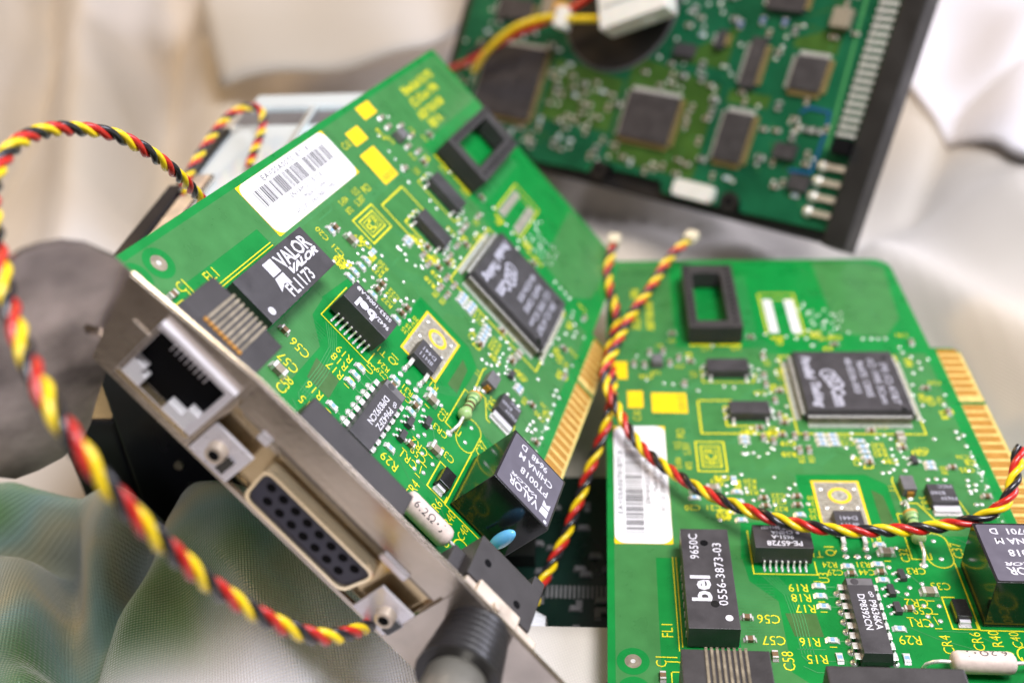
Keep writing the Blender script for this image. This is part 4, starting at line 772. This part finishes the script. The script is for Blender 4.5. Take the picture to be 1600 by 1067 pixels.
# ------------------------------------------------------------------ dark board lying between the two cards
db = root('dark_circuit_board', Matrix.Identity(3), (-60, 16, -24)); tag(db, 'very dark circuit board lying face up on the cloth in the gap between the cards', 'circuit board')
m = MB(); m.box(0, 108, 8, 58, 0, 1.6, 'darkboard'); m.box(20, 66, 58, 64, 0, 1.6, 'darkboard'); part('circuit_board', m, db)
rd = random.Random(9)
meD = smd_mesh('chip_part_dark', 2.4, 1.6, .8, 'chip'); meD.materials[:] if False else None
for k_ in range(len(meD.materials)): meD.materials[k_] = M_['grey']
for i in range(30):
    part('chip_capacitor', meD, db, loc=(rd.uniform(30, 62), rd.uniform(10, 56), 1.6), rotz=rd.choice((0, math.pi / 2)))
m = MB(); m.box(30, 42, 30, 46, 1.6, 6, 'chipgloss'); part('quad_flat_chip', m, db, .2)
m = MB()
for k in range(18): m.box(44 + k * 1.1, 44.6 + k * 1.1, 20, 24, 1.6, 1.9, 'grey')
part('edge_contact', m, db)

# ------------------------------------------------------------------ cloth
def cloth_mat(name, c1, c2, rough, weave, sheen=.3, mott=None, painted_bounce=False):
    m = bpy.data.materials.new(name); m.use_nodes = True; n = m.node_tree; b = n.nodes['Principled BSDF']
    b.inputs['Roughness'].default_value = rough; b.inputs['Sheen Weight'].default_value = sheen; b.inputs['Specular IOR Level'].default_value = .35
    t = n.nodes.new('ShaderNodeTexCoord'); s = n.nodes.new('ShaderNodeSeparateXYZ'); n.links.new(t.outputs['Object'], s.inputs[0])
    def wave(axis_a, axis_b, period, skew):
        a = n.nodes.new('ShaderNodeMath'); a.operation = 'MULTIPLY_ADD'; a.inputs[1].default_value = skew; n.links.new(s.outputs[axis_b], a.inputs[0]); n.links.new(s.outputs[axis_a], a.inputs[2])
        c = n.nodes.new('ShaderNodeMath'); c.operation = 'MULTIPLY'; c.inputs[1].default_value = 2 * math.pi / period; n.links.new(a.outputs[0], c.inputs[0])
        d = n.nodes.new('ShaderNodeMath'); d.operation = 'SINE'; n.links.new(c.outputs[0], d.inputs[0]); return d
    wa, wb = wave(0, 1, weave, .35), wave(1, 0, weave * 1.3, -.5)
    ad = n.nodes.new('ShaderNodeMath'); ad.operation = 'ADD'; n.links.new(wa.outputs[0], ad.inputs[0]); n.links.new(wb.outputs[0], ad.inputs[1])
    bp = n.nodes.new('ShaderNodeBump'); bp.inputs['Strength'].default_value = .3 if not painted_bounce else .6; bp.inputs['Distance'].default_value = .0001; n.links.new(ad.outputs[0], bp.inputs['Height']); n.links.new(bp.outputs[0], b.inputs['Normal'])
    no = n.nodes.new('ShaderNodeTexNoise'); no.inputs['Scale'].default_value = mott or 9; no.inputs['Detail'].default_value = 2; n.links.new(t.outputs['Object'], no.inputs['Vector'])
    r = n.nodes.new('ShaderNodeValToRGB'); r.color_ramp.elements[0].position = .38; r.color_ramp.elements[1].position = .62; r.color_ramp.elements[0].color = (*c1, 1); r.color_ramp.elements[1].color = (*c2, 1)
    if painted_bounce:
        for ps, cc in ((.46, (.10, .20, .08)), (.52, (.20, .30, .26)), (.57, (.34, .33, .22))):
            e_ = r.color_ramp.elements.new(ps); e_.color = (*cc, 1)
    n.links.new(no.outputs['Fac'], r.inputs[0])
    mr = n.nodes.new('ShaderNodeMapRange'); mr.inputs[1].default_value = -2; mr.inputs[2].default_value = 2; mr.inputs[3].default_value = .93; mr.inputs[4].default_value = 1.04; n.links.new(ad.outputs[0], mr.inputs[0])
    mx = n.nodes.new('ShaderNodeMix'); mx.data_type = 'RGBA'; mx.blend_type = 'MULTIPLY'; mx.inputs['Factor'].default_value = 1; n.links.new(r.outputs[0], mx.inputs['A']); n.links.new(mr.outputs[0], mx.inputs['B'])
    if painted_bounce:          # painted green bounce from the boards fades to plain white cloth
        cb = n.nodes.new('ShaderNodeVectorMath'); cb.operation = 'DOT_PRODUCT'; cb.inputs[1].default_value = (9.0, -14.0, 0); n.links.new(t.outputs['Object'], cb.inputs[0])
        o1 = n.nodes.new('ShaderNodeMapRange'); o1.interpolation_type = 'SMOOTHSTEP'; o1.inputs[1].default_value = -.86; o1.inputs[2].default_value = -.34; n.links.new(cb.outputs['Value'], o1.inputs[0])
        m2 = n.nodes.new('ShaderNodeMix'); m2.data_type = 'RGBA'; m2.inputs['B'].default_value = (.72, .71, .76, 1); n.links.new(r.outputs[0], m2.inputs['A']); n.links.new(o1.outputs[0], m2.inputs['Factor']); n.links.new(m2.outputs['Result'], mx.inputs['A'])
    n.links.new(mx.outputs['Result'], b.inputs['Base Color']); return m
M_['cloth'] = cloth_mat('white_cloth', (0.52, 0.46, 0.38), (0.66, 0.63, 0.61), .6, .0006, .3, 5)  # tan patches of the mottle stand in for warm-lit shading
M_['bounce_satin'] = cloth_mat('satin_with_green_bounce', (0.03, 0.085, 0.03), (0.26, 0.30, 0.27), .40, .0006, .4, 17, True)  # mottled greens paint the boards' reflected green into the satin

def sstep(a, b_, x):
    t = max(0, min(1, (x - a) / (b_ - a))); return t * t * (3 - 2 * t)
def segd(x, y, P):
    best = 1e9
    for i in range(len(P) - 1):
        ax_, ay_ = P[i]; bx, by = P[i + 1]; dx, dy = bx - ax_, by - ay_; t = max(0, min(1, ((x - ax_) * dx + (y - ay_) * dy) / (dx * dx + dy * dy)))
        best = min(best, math.hypot(x - ax_ - t * dx, y - ay_ - t * dy))
    return best
from mathutils import noise
FOLDS = [([(-355, 585), (-209, 208), (-190, 160)], 16, 24), ([(-300, 585), (-185, 230)], 14, -16), ([(-420, 590), (-300, 250), (-250, 150)], 20, 20), ([(-390, 470), (-330, 600)], 8, 22), ([(-250, 560), (-165, 260)], 18, 16), ([(-210, 400), (-130, 470)], 12, -16), ([(-160, 420), (-60, 480), (40, 560)], 20, 12), ([(-120, 300), (-60, 330), (0, 420)], 14, -8),
         ([(184, 436), (202, 357), (240, 300)], 5, -16), ([(150, 470), (180, 330), (150, 240)], 20, 12), ([(-20, 262), (40, 225), (60, 190)], 10, 9), ([(-30, 215), (20, 200), (70, 175)], 8, -6), ([(98, 200), (112, 150), (126, 105), (134, 60)], 11, 12), ([(150, 210), (160, 120), (170, 40)], 16, 14), ([(230, 420), (190, 250)], 16, 10)]
def zcloth(x, y):
    z = -24 + .16 * max(0, y - 230) + .10 * max(0, y - 420)
    if x > 100: z += 16 * sstep(98, 135, x)
    for P, w_, h in (([(-345, 520), (-290, 330), (-262, 190)], 14, -16), ([(-270, 600), (-225, 330), (-205, 250)], 16, -14), ([(-430, 455), (-375, 500), (-350, 590)], 7, 34), ([(-445, 480), (-392, 520), (-370, 590)], 6, -22), ([(-150, 300), (-60, 372), (40, 410)], 6, -10), ([(230, 330), (150, 290), (120, 230)], 7, -10), ([(-10, 245), (50, 214), (90, 205)], 5, -9), ([(300, 420), (235, 190)], 9, -12)):
        z += h * math.exp(-segd(x, y, P) / w_)
    if x > 120:       # the second layer of cloth lies over the first along one hem
        z += 3 * sstep(0, 30, x - 150)
    for P, w_, h in FOLDS: z += h * math.exp(-(segd(x, y, P) / w_) ** 2)
    k = sstep(175, 260, y) + (sstep(120, 170, x) if y < 175 else 0)
    z += noise.noise(Vector((x * .012, y * .007, 3))) * 16 * min(1, k) + noise.noise(Vector((x * .03, y * .016, 9))) * 4 * min(1, k)
    # corner bulging up beside the flat card
    z += 15.5 * sstep(26, 15, y) * sstep(-46, -20, x) * sstep(30, 2, x)
    if -2 < x < 94 and -20 < y < 160: z = min(z, -7)
    return z
def grid(x0, x1, y0, y1, st, fn, mat):
    nx, ny = int((x1 - x0) / st), int((y1 - y0) / st); m = MB()
    vs = [(x0 + i * st, y0 + j * st, fn(x0 + i * st, y0 + j * st)) for j in range(ny + 1) for i in range(nx + 1)]
    fs = [(j * (nx + 1) + i, j * (nx + 1) + i + 1, (j + 1) * (nx + 1) + i + 1, (j + 1) * (nx + 1) + i) for j in range(ny) for i in range(nx)]
    m.add(vs, fs, mat, True); return m
o = part('tablecloth', grid(-620, 480, -160, 900, 4, zcloth, 'cloth')); tag(o, 'creased off-white cloth spread under and behind all the boards', None, None, 'structure')

VAL = [[(-90, 56), (-106, 30), (-108, 4), (-104, -30)], [(-150, 26), (-128, 28), (-118, 10), (-114, -4)]]
RID = [([(-98, 44), (-84, 30), (-70, 0), (-60, -30)], 10, 9), ([(-140, 42), (-122, 40), (-112, 30)], 8, 9), ([(-170, 10), (-140, 0), (-126, -26)], 10, 7)]
def zsatin(x, y):
    z = 4.5 + 5 * math.exp(-(math.hypot(x + 96, y - 40) / 22) ** 2)
    for P in VAL: z -= 15 * math.exp(-(segd(x, y, P) / 5.0) ** 2)
    for P, w_, h in RID: z += h * math.exp(-(segd(x, y, P) / w_) ** 2)
    z += 3 * noise.noise(Vector((x * .05, y * .03, 1))) + 5 * (1 - abs(noise.noise(Vector((x * .035 + y * .02, y * .012 - x * .008, 5))))* 2.4)
    z -= 30 * sstep(34, 46, y + .12 * (x + 110)) ; z -= 22 * sstep(-36, -12, x)
    z = max(z, -23.4)
    return z
o = part('satin_cloth', grid(-215, -14, -70, 47, 1.5, zsatin, 'bounce_satin'), bev=0); tag(o, 'bunched satin cloth in the near left corner, green bounce from the boards painted in', 'cloth')

# folded flap of cloth at the back left
fl_ = [(-186, 336, 51), (-177, 310, 10), (-131, 318, 15), (-96, 323, 17), (-67, 334, 28), (-61, 346, 44)]
a0, a1, a2, a3, a4, a5 = [Vector(p) for p in fl_]
m = MB(); NU, NV = 24, 16; vs = []
bot = smooth([a1, a2, a3, a4], 8); top = smooth([a0 + Vector((-25, 60, 10)), a0 + Vector((30, 70, 12)), a5 + Vector((-30, 70, 12)), a5 + Vector((0, 60, 10))], 8)
for j in range(NV + 1):
    for i in range(NU + 1):
        t = j / NV; p = bot[i].lerp(top[i], t); p = p + Vector((0, -3, 5)) * math.sin(math.pi * t) + Vector((0, 0, 2.5 * math.sin(i * .5 + t * 3))); vs.append(p)
n1 = len(vs); vs2 = [p + Vector((0, 2.2, -1.6)) for p in vs]
fs = [(j * (NU + 1) + i, j * (NU + 1) + i + 1, (j + 1) * (NU + 1) + i + 1, (j + 1) * (NU + 1) + i) for j in range(NV) for i in range(NU)]
m.add(vs + vs2, fs + [tuple(n1 + k for k in f[::-1]) for f in fs] + [(i + 1, i, n1 + i, n1 + i + 1) for i in range(NU)] + [(j * (NU + 1), (j + 1) * (NU + 1), n1 + (j + 1) * (NU + 1), n1 + j * (NU + 1)) for j in range(NV)], 'cloth', True)
o = part('cloth_flap', m); tag(o, 'square folded flap of white cloth hanging at the back behind the silver drive', 'cloth')

# a second layer of the cloth at the right, ending in a rolled hem
def sheet(name, label, hem, d, width, lift):
    H = smooth([(x, y, 0) for x, y in hem], 10); d = Vector((*d, 0)).normalized(); m = MB(); NJ = 40; vs = []; n = len(H)
    prof = [(1.5, -2.6), (0.2, -1.8), (0, -.6), (.6, .5)] + [(2 + width * (j / NJ) ** 1.3, .8) for j in range(NJ)]
    for i, h in enumerate(H):
        for o_, dz in prof:
            p = h + d * o_; k = 1 - math.exp(-o_ / 25)
            vs.append((p.x, p.y, zcloth(p.x, p.y) + lift + dz + k * 2.5 * noise.noise(Vector((p.x * .015, p.y * .012, 4))) + 2.0 * math.sin(i * .21 + o_ * .02)))
    w_ = len(prof); m.add(vs, [(i * w_ + j, (i + 1) * w_ + j, (i + 1) * w_ + j + 1, i * w_ + j + 1) for i in range(n - 1) for j in range(w_ - 1)], 'sheet', True)
    o = part(name, m); tag(o, label, 'cloth', None); return o
M_['sheet'] = cloth_mat('crisp_white_cloth', (0.56, 0.54, 0.56), (0.64, 0.62, 0.65), .6, .0006, .3)
sheet('folded_cloth', 'white cloth layer ending in a straight crease at the far upper right', [(119.0, 368.0), (127.0, 329.0), (137.0, 286.0), (143.0, 254.0), (149.0, 228.0), (157.0, 192.0), (164.0, 161.0)], (.75, 1), 190, 4)
